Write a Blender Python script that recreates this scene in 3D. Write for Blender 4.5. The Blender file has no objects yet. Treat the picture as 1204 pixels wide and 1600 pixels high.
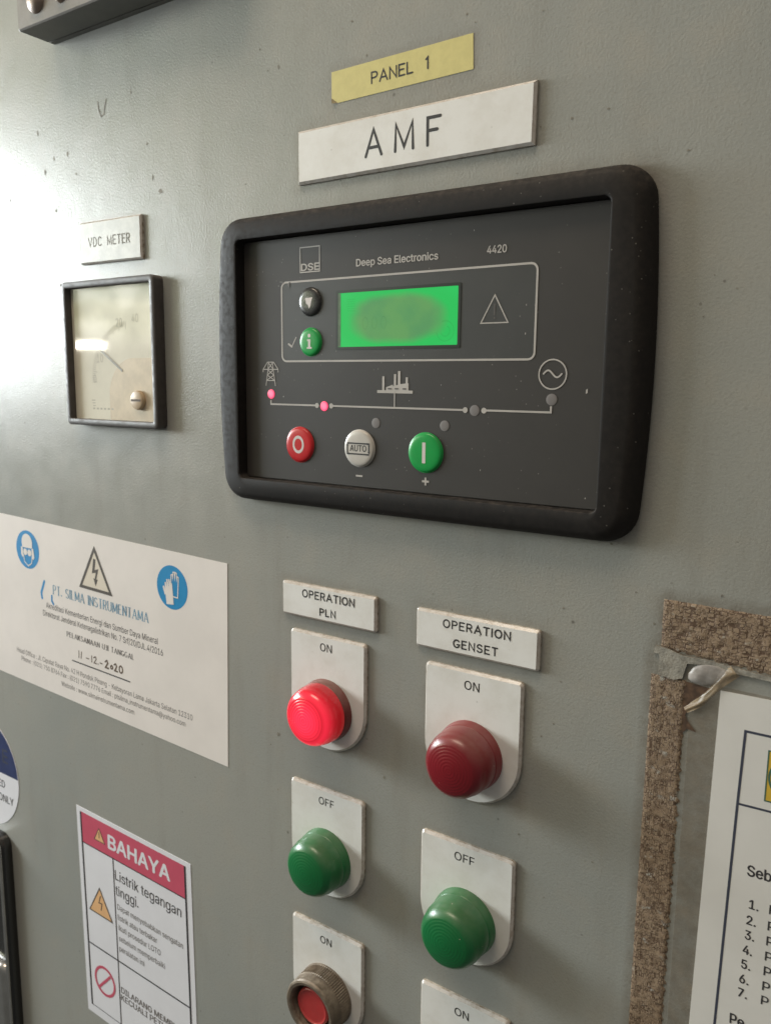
import bpy, math, random
from mathutils import Vector, Matrix, noise as mnoise
from mathutils.geometry import delaunay_2d_cdt

sc = bpy.context.scene
COL = sc.collection
S = 0.00117                      # metres per model unit; x right, d out of the panel, z up
R = math.radians
random.seed(4)

# ------------------------------------------------------------------ camera
def cam_matrix(yaw, pit, rol):
    f = Vector((math.sin(yaw)*math.cos(pit), math.cos(yaw)*math.cos(pit), math.sin(pit)))
    rt = f.cross(Vector((0, 0, 1))).normalized()
    up = rt.cross(f)
    r2 = rt*math.cos(rol) + up*math.sin(rol)
    u2 = -rt*math.sin(rol) + up*math.cos(rol)
    return Matrix((r2, u2, -f)).transposed()
cd = bpy.data.cameras.new('camera'); cam = bpy.data.objects.new('camera', cd); COL.objects.link(cam)
M = cam_matrix(R(-34.43585), R(-9.0029), R(0.5879)).to_4x4()
M.translation = Vector((270.1497*S, -307.75*S, -9.2553*S))
cam.matrix_world = M
cd.sensor_fit = 'VERTICAL'; cd.sensor_height = 36; cd.sensor_width = 27
cd.lens = 1275.89/1600*36
cd.clip_start = 0.01; cd.clip_end = 60
cd.dof.use_dof = True; cd.dof.focus_distance = 0.42; cd.dof.aperture_fstop = 18
sc.camera = cam

# ------------------------------------------------------------------ world and lamps
W = bpy.data.worlds.new('World'); sc.world = W; W.use_nodes = True
nt = W.node_tree; nt.nodes.clear()
def wn(t, **k):
    n = nt.nodes.new(t)
    for a, b in k.items(): setattr(n, a, b)
    return n
tc = wn('ShaderNodeTexCoord')
sep = wn('ShaderNodeSeparateXYZ'); nt.links.new(tc.outputs['Generated'], sep.inputs[0])
ramp = wn('ShaderNodeValToRGB')                       # dim workshop: dark floor, warm upper room
mr = wn('ShaderNodeMapRange'); mr.inputs[1].default_value = -1; mr.inputs[2].default_value = 1
nt.links.new(sep.outputs['Z'], mr.inputs[0]); nt.links.new(mr.outputs[0], ramp.inputs[0])
e = ramp.color_ramp.elements
e[0].position = 0.15; e[0].color = (0.13, 0.133, 0.125, 1)
e[1].position = 0.95; e[1].color = (0.62, 0.56, 0.47, 1)
m = e.new(0.5); m.color = (0.20, 0.203, 0.195, 1)
dot = wn('ShaderNodeVectorMath', operation='DOT_PRODUCT')
nt.links.new(tc.outputs['Generated'], dot.inputs[0]); dot.inputs[1].default_value = (-0.79, -0.6, 0.09)
gm = wn('ShaderNodeMapRange', interpolation_type='SMOOTHSTEP'); gm.inputs[1].default_value = 0.94; gm.inputs[2].default_value = 0.985
nt.links.new(dot.outputs['Value'], gm.inputs[0])
gz = wn('ShaderNodeMapRange', interpolation_type='SMOOTHSTEP'); gz.inputs[1].default_value = 0.03; gz.inputs[2].default_value = 0.065
nt.links.new(sep.outputs['Z'], gz.inputs[0])
gmul = wn('ShaderNodeMath', operation='MULTIPLY'); nt.links.new(gm.outputs[0], gmul.inputs[0]); nt.links.new(gz.outputs[0], gmul.inputs[1])
nz = wn('ShaderNodeTexNoise'); nz.inputs['Scale'].default_value = 34; nz.inputs['Detail'].default_value = 4
nt.links.new(tc.outputs['Generated'], nz.inputs['Vector'])
gr = wn('ShaderNodeValToRGB'); nt.links.new(nz.outputs['Fac'], gr.inputs[0])
g = gr.color_ramp.elements
g[0].position = 0.40; g[0].color = (0.7, 0.95, 0.3, 1)
g[1].position = 0.62; g[1].color = (10, 10, 8.4, 1)
g2 = g.new(0.5); g2.color = (3.4, 3.7, 2.2, 1)
mixw = wn('ShaderNodeMix', data_type='RGBA')
nt.links.new(gmul.outputs[0], mixw.inputs[0]); nt.links.new(ramp.outputs[0], mixw.inputs[6]); nt.links.new(gr.outputs[0], mixw.inputs[7])
bg = wn('ShaderNodeBackground'); bg.inputs[1].default_value = 0.66
nt.links.new(mixw.outputs[2], bg.inputs[0])
ow = wn('ShaderNodeOutputWorld'); nt.links.new(bg.outputs[0], ow.inputs[0])

def area(name, loc, target, sx, sy, power, color):
    ld = bpy.data.lights.new(name, 'AREA'); ld.shape = 'RECTANGLE'; ld.size = sx; ld.size_y = sy
    ld.energy = power; ld.color = color
    o = bpy.data.objects.new(name, ld); COL.objects.link(o)
    o.location = Vector(loc)
    o.rotation_euler = (Vector(target) - Vector(loc)).to_track_quat('-Z', 'Y').to_euler()
    return o
# daylight through the opening at the left of the panel, the lamp tube low at the left, the lit ceiling
area('window_light', (-1.66, -0.43, 0.235), (-0.2, 0, 0.0), 0.88, 0.44, 39, (0.90, 0.97, 1.0))
area('tube_light', (-1.72, -1.06, 0.085), (-0.16, 0, 0.015), 0.19, 0.022, 0.62, (1.0, 0.93, 0.80))
area('ceiling_light', (-0.15, -0.55, 1.25), (-0.05, 0, 0.1), 0.8, 0.4, 9.3, (1.0, 0.83, 0.64))

sc.view_settings.view_transform = 'Standard'; sc.view_settings.look = 'None'
sc.view_settings.exposure = 0.20; sc.view_settings.gamma = 1; sc.view_settings.use_curve_mapping = False
sc.render.engine = 'CYCLES'
sc.cycles.use_denoising = True; sc.cycles.max_bounces = 8
try: sc.cycles.denoiser = 'OPENIMAGEDENOISE'
except Exception: pass

# ------------------------------------------------------------------ materials
class Mat:
    def __init__(s, name):
        s.m = bpy.data.materials.new(name); s.m.use_nodes = True
        s.t = s.m.node_tree; s.t.nodes.clear()
        s.out = s.n('ShaderNodeOutputMaterial'); s.b = s.n('ShaderNodeBsdfPrincipled')
        s.l(s.b.outputs[0], s.out.inputs[0])
        s.geo = s.n('ShaderNodeNewGeometry')
        s.vm = s.n('ShaderNodeVectorMath', operation='SCALE'); s.l(s.geo.outputs['Position'], s.vm.inputs[0]); s.vm.inputs['Scale'].default_value = 1/S
        s.P = s.vm.outputs[0]                      # position in model units
        s.bump_h = None
    def n(s, t, **k):
        nn = s.t.nodes.new(t)
        for a, b in k.items(): setattr(nn, a, b)
        return nn
    def l(s, a, b): s.t.links.new(a, b)
    def set(s, **k):
        for a, b in k.items(): s.b.inputs[a.replace('_', ' ')].default_value = b
    def noise(s, scale, detail=3, rough=0.5, vec=None):
        n = s.n('ShaderNodeTexNoise'); n.inputs['Scale'].default_value = scale; n.inputs['Detail'].default_value = detail
        n.inputs['Roughness'].default_value = rough; s.l(vec or s.P, n.inputs['Vector']); return n.outputs['Fac']
    def voro(s, scale, feature='F1', vec=None, rand=1.0):
        n = s.n('ShaderNodeTexVoronoi', feature=feature); n.inputs['Scale'].default_value = scale; n.inputs['Randomness'].default_value = rand
        s.l(vec or s.P, n.inputs['Vector']); return n
    def rng(s, v, a, b, c=0.0, d=1.0, smooth=True):
        n = s.n('ShaderNodeMapRange'); n.interpolation_type = 'SMOOTHSTEP' if smooth else 'LINEAR'
        for i, x in enumerate((a, b, c, d)): n.inputs[i+1].default_value = x
        s.l(v, n.inputs[0]); return n.outputs[0]
    def math(s, op, a, b=None):
        n = s.n('ShaderNodeMath', operation=op)
        for i, x in enumerate((a, b)):
            if x is None: continue
            if isinstance(x, (int, float)): n.inputs[i].default_value = x
            else: s.l(x, n.inputs[i])
        return n.outputs[0]
    def mix(s, f, a, b):
        n = s.n('ShaderNodeMix', data_type='RGBA')
        for i, x in ((0, f), (6, a), (7, b)):
            if isinstance(x, (int, float)): n.inputs[i].default_value = x
            elif isinstance(x, tuple): n.inputs[i].default_value = x if len(x) == 4 else (*x, 1)
            else: s.l(x, n.inputs[i])
        return n.outputs[2]
    def color(s, c): s.l(c, s.b.inputs['Base Color'])
    def bump(s, h, dist, strength=1.0):
        n = s.n('ShaderNodeBump'); n.inputs['Strength'].default_value = strength; n.inputs['Distance'].default_value = dist*S
        s.l(h, n.inputs['Height'])
        if s.bump_h: s.l(s.bump_h, n.inputs['Normal'])
        s.bump_h = n.outputs[0]; s.l(n.outputs[0], s.b.inputs['Normal'])
    def scaled(s, v):
        n = s.n('ShaderNodeVectorMath', operation='MULTIPLY'); s.l(s.P, n.inputs[0]); n.inputs[1].default_value = v; return n.outputs[0]
    def up(s):
        sx = s.n('ShaderNodeSeparateXYZ'); s.l(s.geo.outputs['Normal'], sx.inputs[0]); return sx.outputs['Z']

def plain(name, c, rough=0.5, var=0.12, dust=0.0, bump=0.0, metal=0.0, scale=0.08, coat=0.0, speck=0.0, spec=0.5, dustcol=(0.34, 0.29, 0.23), bscale=1.2):
    k = Mat(name); k.set(Roughness=rough, Metallic=metal, Coat_Weight=coat, Specular_IOR_Level=spec)
    n = k.noise(scale, 5, 0.6)
    col = k.mix(k.rng(n, 0.3, 0.7), tuple(x*(1-var) for x in c), tuple(min(1, x*(1+var)) for x in c))
    if dust:
        f = k.math('MULTIPLY', k.rng(k.noise(0.35, 6, 0.65), 0.35, 0.75), dust)
        up = k.rng(k.up(), -0.1, 0.9, 0.35, 2.0)
        col = k.mix(k.math('MINIMUM', k.math('MULTIPLY', f, up), 0.9), col, dustcol)
        k.l(k.rng(f, 0, max(dust, .01), rough, min(1, rough+0.25*min(1, dust*3))), k.b.inputs['Roughness'])
    if speck:
        v = k.voro(0.32)
        d = k.math('MULTIPLY', k.rng(v.outputs['Distance'], 0.05, 0.11, 1, 0), k.rng(k.noise(0.05, 2), 0.45, 0.65))
        col = k.mix(k.math('MULTIPLY', d, speck), col, (0.45, 0.42, 0.38))
    k.color(col)
    if bump: k.bump(k.noise(bscale, 3), bump)
    return k.m

def m_panel():
    k = Mat('grey_green_enamel'); k.set(Roughness=0.42, Specular_IOR_Level=0.5)
    big = k.noise(0.006, 3, 0.55); mid = k.noise(0.05, 5, 0.65); fine = k.noise(0.6, 4, 0.7)
    c = k.mix(k.rng(big, 0.35, 0.65), (0.276, 0.282, 0.262), (0.306, 0.302, 0.273))
    c = k.mix(k.math('MULTIPLY', k.rng(mid, 0.45, 0.75), 0.30), c, (0.335, 0.30, 0.245))
    c = k.mix(k.math('MULTIPLY', k.rng(fine, 0.48, 0.72), 0.42), c, (0.235, 0.225, 0.195))
    # grime attribute painted on the sheet's own vertices: dirt lodged round the fittings
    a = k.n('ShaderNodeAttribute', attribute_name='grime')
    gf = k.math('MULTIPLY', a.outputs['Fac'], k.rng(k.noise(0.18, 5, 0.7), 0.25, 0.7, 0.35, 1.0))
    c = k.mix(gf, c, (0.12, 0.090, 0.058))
    sm = k.rng(k.noise(0.05, 4, 0.6, vec=k.scaled((1.0, 1.0, 0.16))), 0.52, 0.78)
    c = k.mix(k.math('MULTIPLY', sm, 0.22), c, (0.17, 0.15, 0.12))       # old wipe marks and run-down grime
    # tiny pits and spots
    v = k.voro(0.10); sp = k.math('MULTIPLY', k.rng(v.outputs['Distance'], 0.03, 0.075, 1, 0), k.rng(k.noise(0.016, 2), 0.42, 0.62))
    v2 = k.voro(0.035); sp2 = k.math('MULTIPLY', k.rng(v2.outputs['Distance'], 0.02, 0.045, 1, 0), k.rng(k.noise(0.021, 1), 0.4, 0.6))
    c = k.mix(k.math('MULTIPLY', sp, 0.55), c, (0.075, 0.062, 0.05))
    c = k.mix(k.math('MULTIPLY', sp2, 0.75), c, (0.06, 0.048, 0.036))
    k.color(c)
    k.l(k.rng(mid, 0.3, 0.7, 0.28, 0.38), k.b.inputs['Roughness'])
    pe = k.noise(0.95, 2.5, 0.55)
    k.bump(pe, 0.12); k.bump(k.noise(0.03, 2), 0.2)
    return k.m

def m_plate():
    k = Mat('white_engraving_plate'); k.set(Roughness=0.42)
    c = k.mix(k.rng(k.noise(0.07, 5, 0.65), 0.35, 0.75), (0.75, 0.74, 0.715), (0.67, 0.65, 0.61))
    c = k.mix(k.math('MULTIPLY', k.rng(k.noise(0.5, 4, 0.7), 0.6, 0.8), 0.25), c, (0.40, 0.33, 0.26))
    v = k.voro(0.09); sp = k.math('MULTIPLY', k.rng(v.outputs['Distance'], 0.03, 0.06, 1, 0), k.rng(k.noise(0.03, 2), 0.5, 0.62))
    c = k.mix(k.math('MULTIPLY', sp, 0.6), c, (0.12, 0.09, 0.07))
    k.color(c); return k.m
def m_plate_edge():
    k = Mat('plate_edge_acrylic'); k.set(Roughness=0.3)
    n = k.noise(0.35, 4, 0.7)
    k.color(k.mix(k.rng(n, 0.35, 0.7), (0.58, 0.53, 0.46), (0.26, 0.20, 0.14))); return k.m
def m_plate_rim():
    k = Mat('plate_bevel'); k.set(Roughness=0.22)
    k.color(k.mix(k.rng(k.noise(0.25, 4, 0.7), 0.4, 0.75), (0.57, 0.53, 0.49), (0.40, 0.345, 0.29))); return k.m

def m_lens(name, c, dusty, emit=None, strength=0):
    k = Mat(name); k.set(Roughness=0.33, Coat_Weight=0.3, Coat_Roughness=0.2, IOR=1.49)
    k.b.inputs['Subsurface Weight'].default_value = 0.25
    k.b.inputs['Subsurface Radius'].default_value = (0.004, 0.004, 0.004)
    n = k.rng(k.noise(0.16, 5, 0.65), 0.3, 0.75, 0.45, 1.0)
    f = k.math('MULTIPLY', k.rng(k.up(), 0.0, 0.95), k.math('MULTIPLY', n, dusty))
    col = k.mix(f, c, (0.36, 0.30, 0.24))
    v = k.voro(0.22); sp = k.math('MULTIPLY', k.rng(v.outputs['Distance'], 0.03, 0.07, 1, 0), k.rng(k.noise(0.12, 2), 0.5, 0.6))
    col = k.mix(k.math('MULTIPLY', sp, 0.7), col, (0.55, 0.48, 0.40))
    k.color(col)
    k.l(k.rng(f, 0, 0.5, 0.30, 0.65), k.b.inputs['Roughness'])
    if emit:
        k.set(Emission_Color=(*emit, 1), Emission_Strength=strength)
    return k.m

def m_lit_lens():
    # lamp glows from within: hottest behind the domed front, fading at the rim
    k = Mat('lit_red_lens'); k.set(Roughness=0.22, Coat_Weight=0.2, Coat_Roughness=0.1)
    k.b.inputs['Base Color'].default_value = (0.30, 0.008, 0.014, 1)
    lo = k.n('ShaderNodeAttribute', attribute_name='glow')
    c = k.mix(lo.outputs['Fac'], (0.70, 0.002, 0.008), (1.0, 0.034, 0.080))
    k.l(c, k.b.inputs['Emission Color'])
    k.l(k.rng(lo.outputs['Fac'], 0, 1, 0.24, 1.05), k.b.inputs['Emission Strength'])
    return k.m

def m_lcd(cx, cz, hx, hz):
    k = Mat('backlit_green_display'); k.set(Roughness=0.35, Specular_IOR_Level=0.2)
    sx = k.n('ShaderNodeSeparateXYZ'); k.l(k.P, sx.inputs[0])
    u = k.math('DIVIDE', k.math('SUBTRACT', sx.outputs['X'], cx), hx); v = k.math('DIVIDE', k.math('SUBTRACT', sx.outputs['Z'], cz), hz)
    pw = lambda q, n: k.math('POWER', k.math('ABSOLUTE', q), n)
    r = k.math('ADD', pw(u, 2.4), pw(v, 2.4))
    wob = k.math('MULTIPLY', k.math('SUBTRACT', k.noise(0.10, 2), 0.5), 0.3)
    f = k.rng(k.math('ADD', r, wob), 0.35, 1.0, 1, 0)      # aged, browned centre of the crystal
    dirt = k.mix(k.rng(k.noise(0.08, 3), 0.3, 0.7), (0.095, 0.255, 0.078), (0.070, 0.225, 0.080))
    c = k.mix(f, (0.010, 0.42, 0.075), dirt)
    c = k.mix(k.rng(r, 1.1, 1.9, 0, 0.35), c, (0.015, 0.48, 0.10))
    k.l(c, k.b.inputs['Emission Color']); k.set(Emission_Strength=1.0)
    k.b.inputs['Base Color'].default_value = (0.015, 0.04, 0.02, 1)
    return k.m

def m_glue(name, sx, sz, dark):
    """dried adhesive: tan islands split by thin dark cracks"""
    k = Mat(name); k.set(Roughness=0.7)
    wv = k.n('ShaderNodeTexNoise'); wv.inputs['Scale'].default_value = 0.5; wv.inputs['Detail'].default_value = 3; k.l(k.P, wv.inputs['Vector'])
    ad = k.n('ShaderNodeVectorMath', operation='MULTIPLY_ADD'); k.l(wv.outputs['Color'], ad.inputs[0]); ad.inputs[1].default_value = (0.7, 0, 0.7); k.l(k.P, ad.inputs[2])
    def cells(f, rand, lo, hi):
        st = k.n('ShaderNodeVectorMath', operation='MULTIPLY'); k.l(ad.outputs[0], st.inputs[0]); st.inputs[1].default_value = (sx*f, 0.0, sz*f)
        d_ = []
        for ft in ('F1', 'F2'):
            v = k.n('ShaderNodeTexVoronoi', feature=ft, distance='CHEBYCHEV'); v.inputs['Scale'].default_value = 1.0; v.inputs['Randomness'].default_value = rand
            k.l(st.outputs[0], v.inputs['Vector']); d_.append(v.outputs['Distance'])
        return k.rng(k.math('SUBTRACT', d_[1], d_[0]), lo, hi, 1, 0)
    c1 = k.math('MULTIPLY', cells(1.0, 0.8, 0.03, 0.17), k.rng(k.noise(0.30, 4, 0.6), 0.36, 0.56))
    c2 = k.math('MULTIPLY', cells(1.9, 0.9, 0.03, 0.22), k.rng(k.noise(0.8, 2), 0.45, 0.66, 0, 0.6))
    crack = k.math('MAXIMUM', c1, c2)
    patch = k.rng(k.noise(0.18, 4, 0.65), 0.35, 0.68)
    base = k.mix(patch, (0.295, 0.215, 0.143), (0.225, 0.155, 0.098))
    base = k.mix(k.rng(k.noise(0.14, 3, 0.6, vec=k.scaled((1, 1, 1.3))), 0.60, 0.68), base, (0.36, 0.335, 0.29))
    c = k.mix(crack, base, dark)
    c = k.mix(k.math('MULTIPLY', k.rng(k.noise(2.4, 3), 0.5, 0.72), 0.18), c, (0.17, 0.11, 0.07))
    k.color(c)
    k.bump(k.math('SUBTRACT', 1.0, crack), 0.22); k.bump(k.noise(1.6, 3), 0.1)
    return k.m

def m_film(name, c, alpha, rough):
    k = Mat(name); k.set(Roughness=rough, Alpha=alpha, Coat_Weight=0.12, Coat_Roughness=0.2)
    k.color(k.mix(k.rng(k.noise(0.12, 5, 0.65), 0.3, 0.7), c, tuple(x*0.6 for x in c)))
    k.l(k.rng(k.noise(0.09, 4, 0.6), 0.3, 0.75, alpha*0.6, min(1, alpha*1.5)), k.b.inputs['Alpha'])
    return k.m

MT = dict(
    panel=m_panel(), plate=m_plate(), edge=m_plate_edge(), rim=m_plate_rim(),
    engrave=plain('engraved_black', (0.025, 0.023, 0.022), 0.6),
    black=plain('black_moulded_bezel', (0.0120, 0.0100, 0.0090), 0.62, 0.12, spec=0.22, dust=0.17, scale=0.05, speck=0.28, dustcol=(0.15, 0.125, 0.105)),
    face=plain('charcoal_membrane', (0.034, 0.0298, 0.0262), 0.58, 0.05, spec=0.42, dust=0.04, bump=0.03, scale=0.05, speck=0.35, dustcol=(0.16, 0.14, 0.12), bscale=3.0),
    inlay=plain('slate_membrane', (0.043, 0.0425, 0.040), 0.5, 0.06, spec=0.42, dust=0.05, bump=0.04, scale=0.05, speck=0.3, dustcol=(0.16, 0.14, 0.12), bscale=3.0),
    print_w=plain('white_print', (0.62, 0.56, 0.54), 0.45, 0.03),
    print=plain('light_grey_print', (0.42, 0.39, 0.36), 0.55, 0.06),
    dim=plain('dim_print', (0.085, 0.075, 0.07), 0.5, 0.05),
    btn_red=plain('red_button', (0.52, 0.012, 0.016), 0.3, 0.06, dust=0.03, coat=0.1),
    btn_green=plain('green_button', (0.006, 0.31, 0.060), 0.3, 0.06, dust=0.03, coat=0.1),
    btn_white=plain('white_button', (0.52, 0.49, 0.45), 0.32, 0.06, dust=0.12, coat=0.2),
    btn_black=plain('black_button', (0.018, 0.018, 0.018), 0.25, 0.08, dust=0.10, coat=0.4),
    led_off=plain('unlit_led', (0.165, 0.15, 0.145), 0.5, 0.05),
    lcd_edge=plain('display_gasket', (0.012, 0.016, 0.012), 0.4, 0.05),
    meter=plain('charcoal_meter_case', (0.062, 0.054, 0.05), 0.48, 0.15, dust=0.25, bump=0.06, scale=0.2, dustcol=(0.2, 0.17, 0.145)),
    dial=plain('aged_dial', (0.74, 0.71, 0.62), 0.6, 0.08, scale=0.03),
    dialink=plain('faded_dial_ink', (0.47, 0.44, 0.385), 0.6, 0.05),
    needle=plain('needle_grey', (0.24, 0.23, 0.22), 0.4, 0.05),
    tan=plain('tan_plastic', (0.44, 0.33, 0.21), 0.45, 0.12, dust=0.2),
    slot=plain('slot_shadow_brown', (0.08, 0.055, 0.035), 0.7, 0.1),
    yellow=plain('yellow_tape', (0.60, 0.53, 0.22), 0.42, 0.05, scale=0.2, speck=0.25),
    paper_pink=plain('sticker_paper', (0.72, 0.665, 0.625), 0.42, 0.035, scale=0.03),
    paper_blue=plain('cool_sticker_paper', (0.70, 0.69, 0.72), 0.4, 0.02, scale=0.05),
    paper=plain('notice_paper', (0.66, 0.64, 0.61), 0.5, 0.03, scale=0.04, speck=0.0),
    ink=plain('black_ink', (0.035, 0.032, 0.035), 0.5, 0.05),
    ink_soft=plain('grey_ink', (0.16, 0.145, 0.14), 0.55, 0.1),
    plate_grey=plain('faded_grey_plate', (0.45, 0.445, 0.40), 0.42, 0.12, scale=0.12, speck=0.2),
    ink_faded=plain('faded_ink', (0.24, 0.235, 0.21), 0.9, 0.1),
    ink_brown=plain('pen_ink', (0.11, 0.075, 0.05), 0.55, 0.3, scale=1.0),
    ink_navy=plain('navy_ink', (0.045, 0.05, 0.075), 0.5, 0.05),
    teal=plain('teal_ink', (0.12, 0.26, 0.37), 0.5, 0.12),
    blue=plain('safety_blue', (0.035, 0.24, 0.50), 0.4, 0.06),
    blue_deep=plain('deep_safety_blue', (0.012, 0.22, 0.46), 0.4, 0.06),
    dgrey_ink=plain('olive_ink', (0.075, 0.062, 0.05), 0.5, 0.05),
    cream=plain('cream_ink', (0.64, 0.57, 0.47), 0.45, 0.03),
    crimson=plain('faded_crimson', (0.53, 0.085, 0.135), 0.4, 0.04),
    orange=plain('pale_orange', (0.70, 0.41, 0.20), 0.45, 0.05),
    navy=plain('navy_sticker', (0.030, 0.042, 0.115), 0.35, 0.12),
    sign_yellow=plain('sign_yellow', (0.60, 0.39, 0.045), 0.5, 0.05),
    sign_green=plain('sign_green', (0.05, 0.12, 0.08), 0.5, 0.05),
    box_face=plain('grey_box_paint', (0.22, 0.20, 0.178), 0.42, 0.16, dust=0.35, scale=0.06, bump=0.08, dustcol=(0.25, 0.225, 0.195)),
    box_side=plain('shaded_box_paint', (0.095, 0.091, 0.07), 0.5, 0.12, scale=0.08, bump=0.08),  # box paint darkened: shade on underside and sides put into the colour
    bolt=plain('bronze_bolt', (0.30, 0.235, 0.19), 0.42, 0.15, metal=0.55),
    chrome=plain('worn_chrome', (0.55, 0.53, 0.50), 0.2, 0.1, metal=0.95, bump=0.05),
    gloss_black=plain('gloss_black_plastic', (0.012, 0.011, 0.010), 0.14, 0.2, coat=0.4),
    lens_red=m_lens('dark_red_lens', (0.19, 0.004, 0.010), 0.22),
    lens_green=m_lens('green_lens', (0.002, 0.135, 0.034), 0.22),
    collar_red=m_lens('dusty_maroon_collar', (0.14, 0.008, 0.008), 0.40),
    lit=m_lit_lens(),
    ring=plain('dusty_knurled_ring', (0.16, 0.125, 0.092), 0.45, 0.25, dust=0.4, metal=0.35, scale=0.15),
    push_red=plain('pushbutton_red', (0.42, 0.030, 0.030), 0.28, 0.08, dust=0.12, coat=0.3),
    well=plain('dark_well', (0.035, 0.026, 0.018), 0.5, 0.2),
    chip=plain('chipped_primer', (0.195, 0.175, 0.14), 0.7, 0.3, scale=0.5),
    glue_h=m_glue('crazed_tape_glue', 0.46, 0.68, (0.092, 0.053, 0.030)),
    glue_v=m_glue('ribbed_tape_glue', 1.15, 0.46, (0.092, 0.053, 0.030)),
    flake=plain('grey_tape_backing', (0.265, 0.25, 0.215), 0.7, 0.30, scale=0.30, dust=0.5, dustcol=(0.20, 0.15, 0.105), speck=0.3, bump=0.2),
    film=m_film('dirty_clear_film', (0.35, 0.295, 0.225), 0.32, 0.3),
    bubble=m_film('milky_film', (0.46, 0.42, 0.39), 0.85, 0.42),
    flap=m_film('yellowed_film', (0.40, 0.29, 0.175), 0.72, 0.36),
    rust=plain('rust_stain', (0.085, 0.047, 0.026), 0.7, 0.4, scale=0.4),
)
def m_led():
    k = Mat('lit_pink_led'); k.set(Roughness=0.3, Emission_Strength=1.0)
    a = k.n('ShaderNodeAttribute', attribute_name='glow')
    k.l(k.mix(a.outputs['Fac'], (0.75, 0.02, 0.10), (1.0, 0.22, 0.34)), k.b.inputs['Emission Color'])
    k.b.inputs['Base Color'].default_value = (0.5, 0.05, 0.1, 1); return k.m
MT['led_on'] = m_led()
def m_glass():
    k = Mat('meter_glass'); k.t.nodes.remove(k.b)
    tr = k.n('ShaderNodeBsdfTransparent'); gl = k.n('ShaderNodeBsdfGlossy'); gl.inputs['Roughness'].default_value = 0.045
    dn = k.n('ShaderNodeVectorMath', operation='DOT_PRODUCT'); k.l(k.geo.outputs['Normal'], dn.inputs[0]); k.l(k.geo.outputs['Incoming'], dn.inputs[1])
    fr = k.math('ADD', 0.05, k.math('MULTIPLY', k.math('POWER', k.math('SUBTRACT', 1.0, k.math('ABSOLUTE', dn.outputs['Value'])), 5), 0.95))
    mx = k.n('ShaderNodeMixShader'); k.l(fr, mx.inputs[0]); k.l(tr.outputs[0], mx.inputs[1]); k.l(gl.outputs[0], mx.inputs[2]); k.l(mx.outputs[0], k.out.inputs[0])
    tr.inputs[0].default_value = (0.96, 0.95, 0.92, 1)
    return k.m
MT['glass'] = m_glass()

# ------------------------------------------------------------------ object tree
def place(o, parent):
    COL.objects.link(o)
    if parent is not None: o.parent = parent
def thing(name, label, cat, x, z, d=0.0, group=None):
    o = bpy.data.objects.new(name, None); o.empty_display_size = 0.01; COL.objects.link(o)
    o.location = (x*S, -d*S, z*S); o['org'] = (x, d, z)
    o['label'] = label; o['category'] = cat
    if group: o['group'] = group
    return o
def root_org(o):
    while o.parent is not None: o = o.parent
    return tuple(o['org'])

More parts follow.
